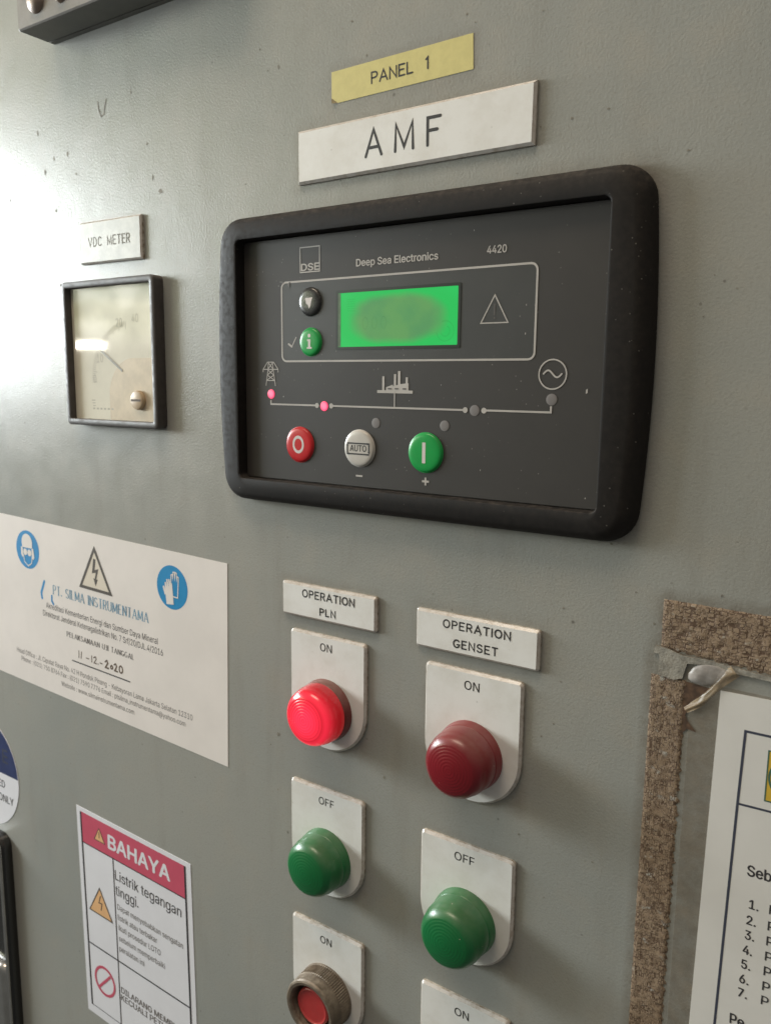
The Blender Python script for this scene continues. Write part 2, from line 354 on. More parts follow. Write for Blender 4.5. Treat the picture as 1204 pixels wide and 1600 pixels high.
class MB:
    """collects shapes in model units (x, d, z)"""
    def __init__(s): s.v = []; s.f = []; s.mi = []; s.g = []; s.k = 0
    def add(s, verts, faces, mi=0, glow=None):
        o = len(s.v); s.v += verts; s.f += [tuple(i+o for i in f) for f in faces]; s.mi += [mi]*len(faces)
        s.g += glow if glow else [0.0]*len(verts)
    def lift(s): s.k += 1; return (s.k % 40)*0.0025
    def flat(s, pts, d, mi=0):          # printed polygon (x, z) facing the viewer
        a = sum(pts[i][0]*pts[(i+1) % len(pts)][1]-pts[(i+1) % len(pts)][0]*pts[i][1] for i in range(len(pts)))
        if a < 0: pts = pts[::-1]
        dd = d + s.lift()
        s.add([(x, dd, z) for x, z in pts], [tuple(range(len(pts)))], mi)
    def rect(s, x0, x1, z0, z1, d, mi=0): s.flat([(x0, z0), (x1, z0), (x1, z1), (x0, z1)], d, mi)
    def ngon(s, cx, cz, r, d, n=32, mi=0): s.flat([(cx+r*math.cos(2*math.pi*i/n), cz+r*math.sin(2*math.pi*i/n)) for i in range(n)], d, mi)
    def strip(s, outer, inner, d, mi=0, closed=True):
        n = len(outer); dd = d+s.lift(); vs = [(x, dd, z) for x, z in outer]+[(x, dd, z) for x, z in inner]
        a = sum(outer[i][0]*outer[(i+1) % n][1]-outer[(i+1) % n][0]*outer[i][1] for i in range(n)) if closed else 1
        fs = []
        for i in range(n if closed else n-1):
            j = (i+1) % n; q = (i, j, n+j, n+i); fs.append(q if a > 0 else q[::-1])
        s.add(vs, fs, mi)
    def ring(s, cx, cz, r0, r1, d, n=40, mi=0, sx=1.0):
        c = lambda r: [(cx+r*sx*math.cos(2*math.pi*i/n), cz+r*math.sin(2*math.pi*i/n)) for i in range(n)]
        s.strip(c(r1), c(r0), d, mi)
    def line(s, pts, w, d, closed=False, mi=0, cap=True):
        """mitred stroke with round ends"""
        P = [Vector(p) for p in pts]; n = len(P); h = w/2; L = []; Rr = []
        for i in range(n):
            a = P[i]-P[i-1] if (i > 0 or closed) else None
            b = P[(i+1) % n]-P[i] if (i < n-1 or closed) else None
            if a is None: a = b
            if b is None: b = a
            a = a.normalized() if a.length else Vector((1, 0)); b = b.normalized() if b.length else a
            na = Vector((-a.y, a.x)); nb = Vector((-b.y, b.x)); mm = (na+nb)
            if mm.length < 1e-4: mm = na
            mm.normalize(); sc_ = min(2.2, 1/max(0.3, mm.dot(na)))
            L.append(P[i]+mm*h*sc_); Rr.append(P[i]-mm*h*sc_)
        dd = d+s.lift(); vs = [(p.x, dd, p.y) for p in L]+[(p.x, dd, p.y) for p in Rr]; fs = []
        for i in range(n if closed else n-1):
            j = (i+1) % n; fs.append((i, n+i, n+j, j))
        s.add(vs, fs, mi)
        if cap and not closed:
            for c, q in ((P[0], P[0]-P[1]), (P[-1], P[-1]-P[-2])):
                t = math.atan2(q.y, q.x)
                s.flat([(c.x+h*math.cos(t+u), c.y+h*math.sin(t+u)) for u in [(-0.5+i/8)*math.pi for i in range(9)]], d, mi)
    def loft(s, loops, cap_end=True, cap_start=False, mis=None, cap_mi=0):
        """loops of (x, d, z) with equal counts, counter-clockwise seen from the viewer, base first"""
        n = len(loops[0]); o = len(s.v)
        for lp in loops: s.v += lp; s.g += [0.0]*n
        for k in range(len(loops)-1):
            for i in range(n):
                j = (i+1) % n; a = o+k*n; b = a+n
                s.f.append((a+i, a+j, b+j, b+i)); s.mi.append(mis[k] if mis else 0)
        if cap_end: s.f.append(tuple(range(o+(len(loops)-1)*n, o+len(loops)*n))); s.mi.append(cap_mi)
        if cap_start: s.f.append(tuple(range(o+n-1, o-1, -1))); s.mi.append(mis[0] if mis else 0)
    def lathe(s, cx, cz, prof, n=64, knurl=None, glow=None, mi=0):
        """profile of (r, d) from base to apex; the last radius may be 0"""
        loops = []
        for q, (r, d) in enumerate(prof):
            lp = []
            for i in range(n):
                t = 2*math.pi*i/n
                rr = r - (0.5 if (knurl and knurl[0] <= q <= knurl[1] and i % 2) else 0)
                lp.append((cx+rr*math.cos(t), d, cz+rr*math.sin(t)))
            loops.append(lp)
        o = len(s.v); s.loft(loops, cap_end=True, mis=[mi]*len(loops), cap_mi=mi)
        if glow:
            for q in range(len(prof)):
                for i in range(n): s.g[o+q*n+i] = glow[q]
    def slab(s, outline, d0, d1, bevel=0.0, side_mi=0, bev_mi=0, face_mi=0, seg=1):
        lo = [[(x, d0, z) for x, z in outline]]
        mis = []
        if bevel:
            lo.append([(x, d1-bevel, z) for x, z in outline]); mis.append(side_mi)
            for q in range(1, seg+1):
                t = q/seg*math.pi/2; i_ = bevel*(1-math.cos(t)); u = bevel*math.sin(t)
                lo.append([(x, d1-bevel+u, z) for x, z in inset(outline, i_)]); mis.append(bev_mi)
        else:
            lo.append([(x, d1, z) for x, z in outline]); mis.append(side_mi)
        s.loft(lo, True, False, mis, face_mi)
    def build(s, name, mats, parent=None, smooth=None):
        org = root_org(parent) if parent is not None else (0, 0, 0)
        me = bpy.data.meshes.new(name)
        me.from_pydata([((x-org[0])*S, -(d-org[1])*S, (z-org[2])*S) for x, d, z in s.v], [], s.f)
        for m_ in (mats if isinstance(mats, (list, tuple)) else [mats]): me.materials.append(MT[m_])
        me.polygons.foreach_set('material_index', s.mi)
        if any(s.g):
            at = me.attributes.new('glow', 'FLOAT', 'POINT'); at.data.foreach_set('value', s.g)
        if smooth is not None:
            me.polygons.foreach_set('use_smooth', [True]*len(me.polygons)); me.set_sharp_from_angle(angle=R(smooth))
        me.update(); o = bpy.data.objects.new(name, me); place(o, parent)
        if parent is None: o['org'] = (0.0, 0.0, 0.0)
        return o
def tag(o, label, cat, group=None, kind=None):
    o['label'] = label; o['category'] = cat
    if group: o['group'] = group
    if kind: o['kind'] = kind
    return o
def inset(pts, t):
    n = len(pts); out = []
    for i in range(n):
        a = Vector(pts[i])-Vector(pts[i-1]); b = Vector(pts[(i+1) % n])-Vector(pts[i]); a.normalize(); b.normalize()
        na = Vector((-a.y, a.x)); nb = Vector((-b.y, b.x)); m_ = na+nb; m_.normalize()
        p = Vector(pts[i])+m_*t/max(0.4, m_.dot(na)); out.append((p.x, p.y))
    return out
def rr(x0, x1, z0, z1, r, n=6, bow=0.0, side=8):
    """rounded rectangle, counter-clockwise from lower right, fixed point count"""
    rs = r if isinstance(r, (tuple, list)) else (r,)*4       # lower-left, lower-right, upper-right, upper-left
    pts = []
    cs = [((x1-rs[1], z0+rs[1]), -90, rs[1]), ((x1-rs[2], z1-rs[2]), 0, rs[2]), ((x0+rs[3], z1-rs[3]), 90, rs[3]), ((x0+rs[0], z0+rs[0]), 180, rs[0])]
    for (c, a, q) in cs:
        for i in range(n+1):
            t = R(a+90*i/n); pts.append((c[0]+q*math.cos(t), c[1]+q*math.sin(t)))
    out = []
    for i, p in enumerate(pts):
        out.append(p); nx = pts[(i+1) % len(pts)]
        if i % (n+1) == n and side:
            for k in range(1, side): out.append((p[0]+(nx[0]-p[0])*k/side, p[1]+(nx[1]-p[1])*k/side))
    if bow:
        cx = (x0+x1)/2; cz = (z0+z1)/2; hz = (z1-z0)/2; hx = (x1-x0)/2
        out = [(x+bow*(1-((z-cz)/hz)**2)*((x-cx)/hx), z) for x, z in out]
    return out
def arcpts(cx, cz, r, a0, a1, n=24): return [(cx+r*math.cos(R(a0+(a1-a0)*i/n)), cz+r*math.sin(R(a0+(a1-a0)*i/n))) for i in range(n+1)]
def turn(pts, c, ang):
    ca, sa = math.cos(R(ang)), math.sin(R(ang)); return [(c[0]+(x-c[0])*ca-(z-c[1])*sa, c[1]+(x-c[0])*sa+(z-c[1])*ca) for x, z in pts]

# ---- lettering: outlines of Blender's built-in face, or engraved single strokes
# outlines of a plain grotesque: character code, (advance, contours as x, y, x, y ...), cap height 254
OUTLINES = {
    40: (137, [[45,103,45,122,47,142,50,162,60,202,66,221,73,239,80,255,88,270,118,270,110,252,102,233,95,214,85,176,81,157,78,138,76,120,76,88,80,57,88,25,94,8,101,-10,118,-48,88,-48,75,-23,64,2,56,27,49,53,46,78]]),
    41: (137, [[19,-48,28,-28,36,-9,43,9,49,26,57,58,59,73,61,103,59,138,56,157,52,176,47,195,35,233,27,252,19,270,48,270,56,255,64,239,71,221,77,202,82,182,90,142,92,103,91,78,87,52,81,27,72,1,61,-24,48,-48]]),
    45: (227, [[168,122,168,94,57,94,57,122]]),
    46: (94, [[48,-2,42,-1,36,1,31,4,28,9,26,15,25,20,26,27,28,32,31,37,42,43,54,43,64,37,68,32,70,27,71,20,70,15,68,9,64,4,59,1,54,-1]]),
    47: (125, [[117,266,36,-38,7,-38,89,266]]),
    48: (227, [[113,-3,95,-2,79,3,65,12,53,24,42,39,34,57,29,77,25,101,24,127,25,153,29,177,35,197,43,215,53,230,65,242,79,251,95,256,113,258,131,256,147,251,161,242,174,230,184,215,192,197,198,177,201,153,203,127,201,101,198,77,192,57,184,39,174,24,162,12,147,3,131,-2], [113,25,125,26,136,30,145,37,153,46,160,58,165,72,169,88,171,107,172,127,171,148,169,166,165,182,160,197,153,208,145,218,136,224,125,228,113,230,101,228,91,224,82,218,73,208,67,197,62,182,58,166,55,148,55,107,58,88,62,72,67,58,73,46,82,37,91,30,101,26]]),
    49: (227, [[38,0,38,27,195,27,195,0], [138,254,138,0,106,0,106,224,105,224,43,179,43,213,99,254]]),
    50: (227, [[32,0,32,24,117,114,141,141,152,156,158,170,160,178,160,186,159,194,157,202,154,209,149,215,143,220,137,224,129,227,121,229,112,230,102,229,94,227,86,224,79,219,69,207,66,199,64,190,64,181,33,181,34,196,37,209,43,221,51,232,60,241,72,248,84,253,98,257,112,258,127,257,141,254,153,248,164,241,173,233,181,223,186,211,189,199,191,186,190,177,188,168,185,159,181,150,175,140,168,129,159,118,133,90,76,30,76,28,195,28,195,0]]),
    51: (227, [[109,-3,94,-2,80,0,66,5,54,11,44,19,35,29,28,40,24,52,22,66,55,66,56,58,59,50,63,44,69,38,75,33,91,27,100,25,109,25,129,27,138,30,152,40,157,46,161,54,164,63,165,72,164,81,162,90,158,98,153,105,146,112,137,117,127,121,115,123,101,124,78,124,78,150,144,224,144,226,35,226,35,254,186,254,186,230,106,139,106,144,124,145,140,143,154,138,167,131,177,122,185,111,192,99,195,86,196,72,195,58,191,45,185,33,177,22,166,13,154,6,141,1,125,-2]]),
    52: (227, [[20,53,20,79,123,254,155,254,54,83,54,81,207,81,207,53], [141,0,141,159,171,159,171,0]]),
    53: (227, [[111,-3,96,-2,82,1,70,6,59,12,49,20,41,30,35,41,32,53,30,65,61,65,62,58,65,51,69,44,74,39,80,34,87,30,94,27,111,25,120,26,130,28,138,32,146,38,152,44,157,52,161,61,163,71,164,81,163,92,161,101,157,111,151,119,145,125,137,131,129,135,119,138,100,138,92,137,76,131,69,127,64,123,34,126,48,254,183,254,183,226,75,226,67,151,68,151,74,155,81,159,97,165,115,167,126,166,137,164,147,160,156,156,165,150,172,143,179,134,185,125,189,116,193,105,195,94,195,82,194,66,191,51,184,38,176,26,166,16,154,8,141,1,126,-2]]),
    54: (227, [[113,-3,98,-2,84,1,71,7,60,15,50,25,42,37,36,51,33,65,32,81,33,93,35,106,40,119,47,134,56,151,69,170,126,254,161,254,75,131,73,131,83,144,98,153,110,157,117,157,132,156,146,153,158,147,169,140,178,131,185,120,190,107,193,94,194,79,193,63,190,49,184,36,176,25,166,15,155,7,142,1,128,-2], [113,24,123,25,131,27,139,31,146,37,152,43,157,51,161,59,163,69,164,79,163,89,161,98,157,107,152,114,146,121,139,126,131,130,123,132,113,133,104,132,95,130,87,126,80,121,74,114,69,107,65,99,63,89,62,79,63,69,65,59,69,51,74,43,80,37,87,31,95,27,104,25]]),
    55: (227, [[48,0,162,224,162,226,31,226,31,254,195,254,195,224,82,0]]),
    56: (227, [[113,-3,97,-2,82,1,68,6,56,13,45,21,37,31,31,42,27,54,26,68,27,78,29,88,33,98,37,106,43,114,51,121,58,126,67,130,76,132,76,133,65,138,55,145,46,154,40,165,36,177,35,190,36,203,40,214,45,225,53,234,62,242,73,249,85,254,99,257,113,258,128,257,141,254,153,249,164,242,173,234,181,225,186,214,190,203,191,190,190,177,186,165,180,154,171,145,162,138,150,133,150,132,159,130,168,126,176,121,183,114,189,106,194,98,200,78,200,68,199,54,195,42,189,31,181,21,171,13,158,6,145,1,130,-2], [124,25,134,27,142,30,150,34,156,40,161,46,165,53,168,61,168,78,165,87,161,94,156,101,149,107,133,115,123,117,113,118,103,117,93,115,77,107,70,101,65,94,61,87,58,78,58,61,64,46,76,34,84,30,92,27,102,25], [122,145,130,147,137,150,144,154,149,159,154,165,157,172,159,180,160,188,159,196,157,203,154,210,149,216,144,221,138,225,130,228,113,230,96,228,89,225,82,221,77,216,72,210,69,203,67,196,66,188,67,180,69,172,72,165,77,159,82,154,89,150,96,147,104,145]]),
    57: (227, [[113,258,128,257,142,253,155,247,166,239,176,229,184,217,190,204,193,189,194,173,194,161,191,148,180,120,170,103,158,84,100,0,65,0,151,124,154,124,144,111,128,101,122,99,109,97,94,98,81,102,69,107,58,114,49,124,41,134,36,147,33,161,32,176,33,191,36,205,42,218,50,230,60,239,71,247,84,253,98,257], [113,230,104,229,95,227,87,223,80,218,74,211,69,204,63,186,63,166,66,156,69,148,74,140,80,134,87,129,95,125,104,122,123,122,131,125,139,129,146,134,152,140,157,147,161,156,163,165,164,175,163,185,161,195,157,204,152,211,146,218,139,223,131,227,123,229]]),
    58: (94, [[48,-2,42,-1,36,1,31,4,28,9,26,15,25,20,26,27,28,32,31,37,42,43,54,43,64,37,68,32,70,27,71,20,70,15,68,9,64,4,59,1,54,-1], [48,135,42,136,36,138,31,142,28,147,26,152,25,158,26,164,28,170,31,174,36,178,42,180,48,181,54,180,59,178,64,174,68,170,70,164,71,158,70,152,68,147,64,142,59,138,54,136]]),
    64: (338, [[178,-68,153,-66,131,-63,111,-57,92,-49,76,-39,61,-26,49,-12,39,5,31,23,25,44,21,66,20,90,21,113,25,135,31,155,39,173,49,189,61,204,76,216,92,227,110,235,130,241,151,245,174,246,197,245,217,241,236,235,253,226,268,216,281,204,292,190,301,175,308,159,314,143,317,125,318,108,317,95,317,83,316,71,314,59,311,48,307,38,303,29,297,21,289,14,281,9,270,6,258,5,238,8,226,14,220,18,216,22,213,28,211,34,210,34,206,27,201,21,194,15,186,10,175,7,163,6,149,8,136,11,125,18,116,26,108,36,102,48,98,62,95,76,94,91,95,106,98,120,103,132,110,144,119,153,129,161,140,167,152,170,165,172,175,171,185,169,192,166,204,157,208,153,210,153,210,167,237,167,237,49,239,43,242,37,247,33,252,30,267,30,273,33,278,38,282,44,286,53,288,64,290,91,291,108,290,122,287,137,283,150,278,163,270,176,261,187,251,197,239,205,225,212,209,217,192,220,174,221,155,220,137,217,121,212,106,205,93,197,82,186,72,174,64,160,57,144,53,127,50,109,49,89,50,69,53,50,57,33,64,18,72,4,82,-8,94,-19,108,-27,123,-34,140,-39,159,-42,179,-43,206,-40,229,-34,245,-29,252,-53,232,-60,205,-65], [165,32,175,33,184,35,191,39,197,44,202,51,206,59,209,69,211,92,209,116,206,124,202,131,197,137,190,141,183,144,165,146,157,145,149,143,141,139,135,133,130,127,126,119,123,111,121,102,121,82,125,63,129,54,134,47,139,41,146,36,155,33]]),
    65: (240, [[8,0,101,254,138,254,231,0,198,0,144,151,132,186,116,239,123,239,106,185,95,151,43,0], [55,71,55,99,185,99,185,71]]),
    66: (228, [[30,0,30,254,121,254,137,253,152,250,164,245,175,239,184,230,190,221,195,210,198,199,199,187,197,168,193,160,189,153,184,148,178,143,172,139,157,133,157,131,166,130,174,127,182,123,189,117,196,110,201,102,205,92,208,81,209,68,208,56,205,44,200,33,193,24,184,16,172,9,158,4,142,1,123,0], [62,29,122,29,140,30,154,34,165,40,172,48,176,58,178,68,177,77,175,85,171,92,166,99,160,104,153,109,144,113,135,115,62,115], [62,143,128,143,136,145,144,148,151,152,157,157,162,163,165,170,167,178,168,186,167,197,163,206,156,214,147,221,135,225,120,226,62,226]]),
    67: (255, [[134,-3,113,-2,93,4,75,12,59,25,46,40,35,58,27,78,22,101,20,127,22,153,27,176,35,197,46,215,59,230,75,242,93,251,113,256,134,258,146,257,158,255,170,252,181,248,201,236,210,228,217,219,224,209,234,187,236,174,204,174,202,183,199,190,195,197,190,204,185,209,179,214,165,222,142,228,134,228,119,227,105,223,92,216,80,207,71,196,62,182,57,166,53,148,52,127,53,107,57,88,63,72,71,59,80,47,92,38,105,32,119,28,134,26,150,28,158,30,172,36,179,40,185,45,195,57,199,64,202,72,204,80,236,80,234,68,229,56,224,45,210,27,201,19,192,12,170,2,159,-1,146,-3]]),
    68: (251, [[109,0,48,0,48,29,107,29,127,30,144,34,159,40,171,49,182,61,189,75,195,90,198,108,200,128,198,147,195,165,190,180,182,194,172,205,160,214,145,221,129,225,110,226,47,226,47,254,113,254,136,253,157,248,176,239,192,228,206,213,217,196,225,175,229,153,231,128,229,102,224,80,217,59,206,42,192,27,175,15,156,7,134,2], [62,254,62,0,30,0,30,254]]),
    69: (209, [[30,0,30,254,186,254,186,226,62,226,62,143,178,143,178,114,62,114,62,29,188,29,188,0]]),
    70: (205, [[30,0,30,254,185,254,185,226,62,226,62,139,173,139,173,111,62,111,62,0]]),
    71: (260, [[134,-3,113,-2,93,4,75,13,59,25,45,40,35,58,27,78,22,102,20,127,22,153,27,176,35,197,45,215,59,230,74,242,92,251,112,256,132,258,146,257,158,255,170,252,192,242,202,235,210,227,218,218,225,208,230,198,234,186,237,174,204,174,198,190,194,197,189,203,184,208,172,218,158,224,150,226,133,228,118,227,104,223,92,216,80,207,70,196,62,182,57,166,53,148,52,127,53,107,57,88,63,72,71,59,81,47,92,38,105,32,119,28,134,26,148,27,161,31,172,36,183,43,191,51,198,62,203,74,206,87,207,101,217,100,141,100,141,128,239,128,239,100,237,80,233,62,225,45,215,31,203,19,188,9,172,2,154,-2]]),
    72: (258, [[30,0,30,254,62,254,62,144,196,144,196,254,228,254,228,0,196,0,196,116,62,116,62,0]]),
    73: (150, [[16,0,16,29,59,29,59,226,16,226,16,254,135,254,135,226,91,226,91,29,135,29,135,0]]),
    74: (198, [[93,-3,71,-1,53,5,38,16,26,31,19,50,17,73,17,86,49,86,49,73,50,58,54,47,61,37,70,30,80,26,93,25,105,26,115,30,124,37,131,47,135,58,136,73,136,254,168,254,168,73,166,50,159,31,147,16,132,5,113,-1]]),
    75: (233, [[52,73,52,108,70,131,87,152,106,172,182,254,224,254,116,138,114,138], [30,0,30,254,62,254,62,0], [186,0,94,130,114,155,224,0]]),
    76: (197, [[30,0,30,254,62,254,62,29,181,29,181,0]]),
    77: (314, [[30,0,30,254,76,254,139,94,150,61,156,42,161,24,154,24,165,61,176,94,238,254,284,254,284,0,252,0,252,163,253,184,253,229,256,229,249,205,241,181,234,161,228,145,171,0,143,0,85,145,80,160,72,181,65,204,56,229,59,229,60,208,60,186,61,164,61,0]]),
    78: (262, [[30,0,30,254,68,254,172,91,181,75,194,53,207,27,202,27,200,54,200,79,199,97,199,254,232,254,232,0,193,0,101,145,89,165,74,191,54,226,60,227,61,192,62,164,62,0]]),
    79: (267, [[133,-3,112,-2,93,4,75,12,59,25,46,40,35,58,27,78,22,101,20,127,22,153,27,176,35,197,46,215,59,230,75,242,93,251,112,256,133,258,155,256,174,251,192,242,208,230,221,215,232,197,240,176,245,153,247,127,245,101,240,78,232,58,221,40,208,25,192,12,174,4,155,-2], [133,26,148,28,162,32,175,38,186,47,196,58,204,72,210,88,214,106,215,127,214,148,210,166,204,182,196,196,186,207,175,216,162,223,148,227,133,228,119,227,105,223,92,216,81,207,71,196,63,182,57,166,53,148,52,127,53,106,57,88,63,72,71,58,81,47,92,38,105,32,119,28]]),
    80: (222, [[30,0,30,254,118,254,136,253,152,250,166,244,178,236,187,226,195,215,200,202,203,189,204,174,203,159,200,145,195,133,187,121,178,112,166,104,152,98,136,94,118,93,55,93,55,121,116,121,129,122,139,124,149,128,156,133,162,139,167,147,170,155,172,164,172,184,170,193,167,201,162,208,156,214,148,219,139,223,129,225,116,226,62,226,62,0]]),
    82: (225, [[30,0,30,254,118,254,136,253,153,250,167,244,178,237,188,227,195,217,200,204,204,191,205,176,204,161,200,148,195,136,188,125,178,116,166,109,152,103,136,100,118,99,48,99,48,128,129,128,140,130,149,133,156,138,162,143,167,150,170,158,172,167,173,176,172,186,170,194,167,202,162,209,156,215,149,220,140,223,129,225,116,226,62,226,62,0], [177,0,115,115,151,115,214,0]]),
    83: (223, [[112,-4,94,-3,78,0,64,5,51,11,41,20,32,30,25,42,21,54,19,68,52,68,54,59,57,51,62,44,68,38,75,33,83,29,102,25,123,25,133,27,143,30,151,34,159,40,165,46,169,53,172,61,173,70,172,77,170,84,166,89,161,94,155,99,148,102,122,111,72,126,56,135,43,145,34,156,28,170,26,186,27,200,31,213,37,224,46,234,57,242,69,249,83,254,97,257,114,258,130,257,145,254,158,249,170,242,180,234,189,224,195,213,199,202,200,189,169,189,166,201,160,211,151,219,140,225,127,228,112,229,102,229,92,227,84,224,76,220,70,215,64,209,61,203,58,195,58,180,61,173,65,167,71,162,85,154,106,147,132,140,156,132,172,124,179,119,186,113,192,106,197,99,201,90,203,80,204,69,203,56,199,43,193,32,185,21,174,13,162,5,147,0,130,-3]]),
    84: (224, [[16,226,16,254,208,254,208,226,128,226,128,0,96,0,96,226]]),
    85: (259, [[129,-4,110,-3,93,1,77,8,63,17,52,27,42,40,36,54,31,70,30,87,30,254,62,254,62,89,63,77,66,66,70,57,77,48,84,40,94,34,104,29,116,27,129,26,143,27,155,29,165,34,175,40,182,48,188,57,193,66,195,77,196,89,196,254,229,254,229,87,227,70,223,54,216,40,207,27,195,17,182,8,166,1,149,-3]]),
    87: (343, [[78,0,8,254,41,254,82,98,88,73,93,47,98,20,95,20,100,47,106,73,112,98,153,254,190,254,231,98,237,73,243,47,249,20,244,20,249,47,255,73,261,98,302,254,335,254,265,0,228,0,184,161,176,196,168,237,175,237,167,197,159,161,115,0]]),
    89: (236, [[102,0,102,104,8,254,46,254,96,172,111,146,125,115,112,115,126,146,140,172,191,254,228,254,134,104,134,0]]),
    95: (159, [[159,0,159,-28,0,-28,0,0]]),
    97: (195, [[68,-4,47,2,38,8,30,14,24,22,19,32,16,42,15,54,16,64,18,73,26,87,32,92,39,97,54,103,63,105,89,110,117,113,133,117,138,127,136,142,130,153,125,158,120,161,106,165,89,165,82,164,75,161,59,150,50,137,20,146,26,156,32,165,39,173,48,179,57,184,66,188,87,192,97,192,119,190,128,187,135,184,143,180,150,175,156,168,161,160,165,150,168,139,168,0,138,0,138,26,136,26,126,12,121,8,115,4,100,-2,90,-4], [96,23,106,26,114,29,121,34,127,40,132,47,135,54,137,61,138,69,138,95,130,91,116,88,100,86,88,84,67,79,61,77,56,74,52,70,48,65,46,52,46,46,48,41,51,36,55,32,59,29,65,26,71,24,78,23]]),
    98: (212, [[115,-4,104,-3,94,-1,86,2,79,6,69,16,59,29,56,29,56,0,26,0,26,254,57,254,57,160,59,160,73,178,79,182,86,186,94,190,103,192,115,192,130,191,144,187,156,180,168,171,177,160,185,146,191,131,194,113,195,94,194,75,191,58,185,42,177,29,168,17,157,8,144,1,130,-3], [110,23,121,24,131,28,140,33,147,40,153,48,158,58,161,70,163,82,164,95,163,108,161,120,158,131,153,140,147,149,140,156,131,161,121,164,110,165,99,164,89,161,81,156,73,149,67,141,62,131,59,120,57,108,56,95,57,81,59,69,63,58,67,48,73,39,81,32,89,27,99,24]]),
    99: (198, [[104,-4,87,-3,72,1,58,8,46,17,36,29,28,43,22,58,18,75,17,94,18,113,22,130,28,146,36,159,46,171,58,180,72,187,87,191,104,192,113,192,122,191,130,189,138,186,146,182,153,178,159,173,165,167,170,161,174,154,178,146,181,138,151,131,145,145,135,155,121,162,104,165,92,164,81,161,73,155,65,148,59,139,54,129,51,118,49,106,48,94,49,81,51,70,54,59,59,49,65,40,73,33,81,28,92,24,104,23,121,26,135,33,146,44,152,59,181,51,179,43,175,35,171,28,165,22,160,16,146,6,130,0,113,-4]]),
    100: (212, [[98,-4,82,-3,68,1,56,8,44,17,35,29,27,42,22,58,18,75,17,94,18,113,22,131,27,146,35,160,45,171,56,180,69,187,83,191,98,192,109,192,118,190,126,186,133,182,139,178,144,173,153,160,155,160,155,254,186,254,186,0,156,0,156,29,153,29,139,11,133,6,126,2,118,-1,109,-3], [102,23,113,24,123,27,132,32,139,39,145,48,150,58,153,69,155,81,156,95,155,108,153,120,150,131,145,141,139,149,132,156,123,161,113,164,102,165,91,164,81,161,72,156,65,149,59,140,54,131,51,120,49,108,48,95,49,82,51,70,54,58,59,48,65,40,73,33,81,28,91,24]]),
    101: (202, [[106,-4,88,-3,73,1,58,8,46,17,36,29,28,42,22,58,18,75,17,93,18,112,22,129,28,145,36,159,46,170,58,180,71,187,86,191,103,192,113,192,123,190,133,187,142,183,151,177,160,170,167,162,173,152,179,141,182,128,185,113,186,97,186,85,37,85,37,110,169,110,155,101,154,113,152,124,149,134,144,143,138,151,131,157,123,161,113,164,103,165,92,164,82,161,73,157,66,151,59,143,54,135,51,125,49,116,48,105,48,89,49,75,51,64,55,53,61,44,67,37,76,31,85,26,95,24,106,23,114,23,120,25,127,26,138,32,143,36,147,41,153,53,182,45,179,36,174,27,168,20,160,13,151,7,141,2,130,-1,119,-3]]),
    102: (127, [[114,190,114,164,3,164,3,190], [40,0,40,216,41,226,44,235,48,243,53,250,60,255,68,259,76,262,85,264,94,265,111,263,121,260,114,234,107,236,97,237,89,236,82,234,77,230,74,225,72,218,71,209,71,0]]),
    103: (213, [[103,-75,90,-75,78,-73,67,-70,57,-66,49,-61,41,-55,35,-49,25,-35,51,-20,61,-33,65,-37,71,-41,77,-44,85,-47,103,-49,118,-47,130,-44,141,-38,149,-29,154,-17,156,-3,156,34,153,34,139,16,133,12,126,8,118,5,109,3,97,2,83,4,69,7,56,13,45,22,35,32,28,45,22,60,18,77,17,96,18,114,22,131,27,147,35,160,45,171,56,180,69,187,83,191,98,192,109,192,119,190,127,186,134,182,139,178,144,173,154,159,157,159,157,190,186,190,186,-4,185,-20,181,-33,175,-45,167,-54,157,-62,145,-68,132,-72,118,-74], [113,30,123,33,132,38,139,44,145,51,150,61,153,71,156,83,156,109,150,132,145,141,139,150,132,156,123,161,114,164,102,165,91,164,81,161,73,156,65,149,59,141,54,131,51,120,49,109,48,96,49,84,51,72,54,61,59,52,65,44,73,38,81,33,91,30]]),
    104: (205, [[57,113,57,0,26,0,26,254,57,254,57,144,51,144,58,159,66,172,76,181,87,187,100,191,114,192,126,191,137,189,148,184,157,178,164,170,170,160,175,149,178,135,179,120,179,0,148,0,148,118,147,131,143,143,136,152,128,159,117,163,105,165,96,164,88,162,80,159,74,154,68,148,63,141,60,133,58,124]]),
    105: (83, [[26,0,26,190,57,190,57,0], [42,221,36,222,31,224,27,227,23,231,21,236,21,247,23,252,27,256,31,259,36,261,42,262,47,261,52,259,57,256,60,252,62,247,63,242,62,236,60,231,57,227,52,224,47,222]]),
    107: (190, [[55,68,55,106,60,106,142,190,180,190,92,100,89,100], [26,0,26,254,57,254,57,0], [147,0,74,93,96,114,186,0]]),
    108: (95, [[70,-1,56,0,45,4,37,10,31,19,27,29,26,42,26,254,57,254,57,42,58,35,60,31,63,28,73,26,80,26,85,27,90,1]]),
    109: (305, [[26,0,26,190,56,190,56,148,54,148,57,157,61,166,66,173,72,179,79,184,86,188,94,191,102,193,110,193,123,192,134,187,144,180,151,171,157,160,160,147,156,147,159,156,163,164,169,172,175,178,182,183,190,187,199,191,218,193,229,192,239,190,249,186,257,180,264,173,270,164,275,154,278,141,278,0,248,0,248,127,247,139,243,149,236,156,228,161,219,164,209,165,201,165,194,163,187,160,181,156,177,151,173,145,170,139,168,131,168,0,137,0,137,130,136,140,132,148,126,156,119,161,110,164,100,165,92,165,85,163,79,160,73,156,67,151,63,145,60,137,58,129,57,119,57,0]]),
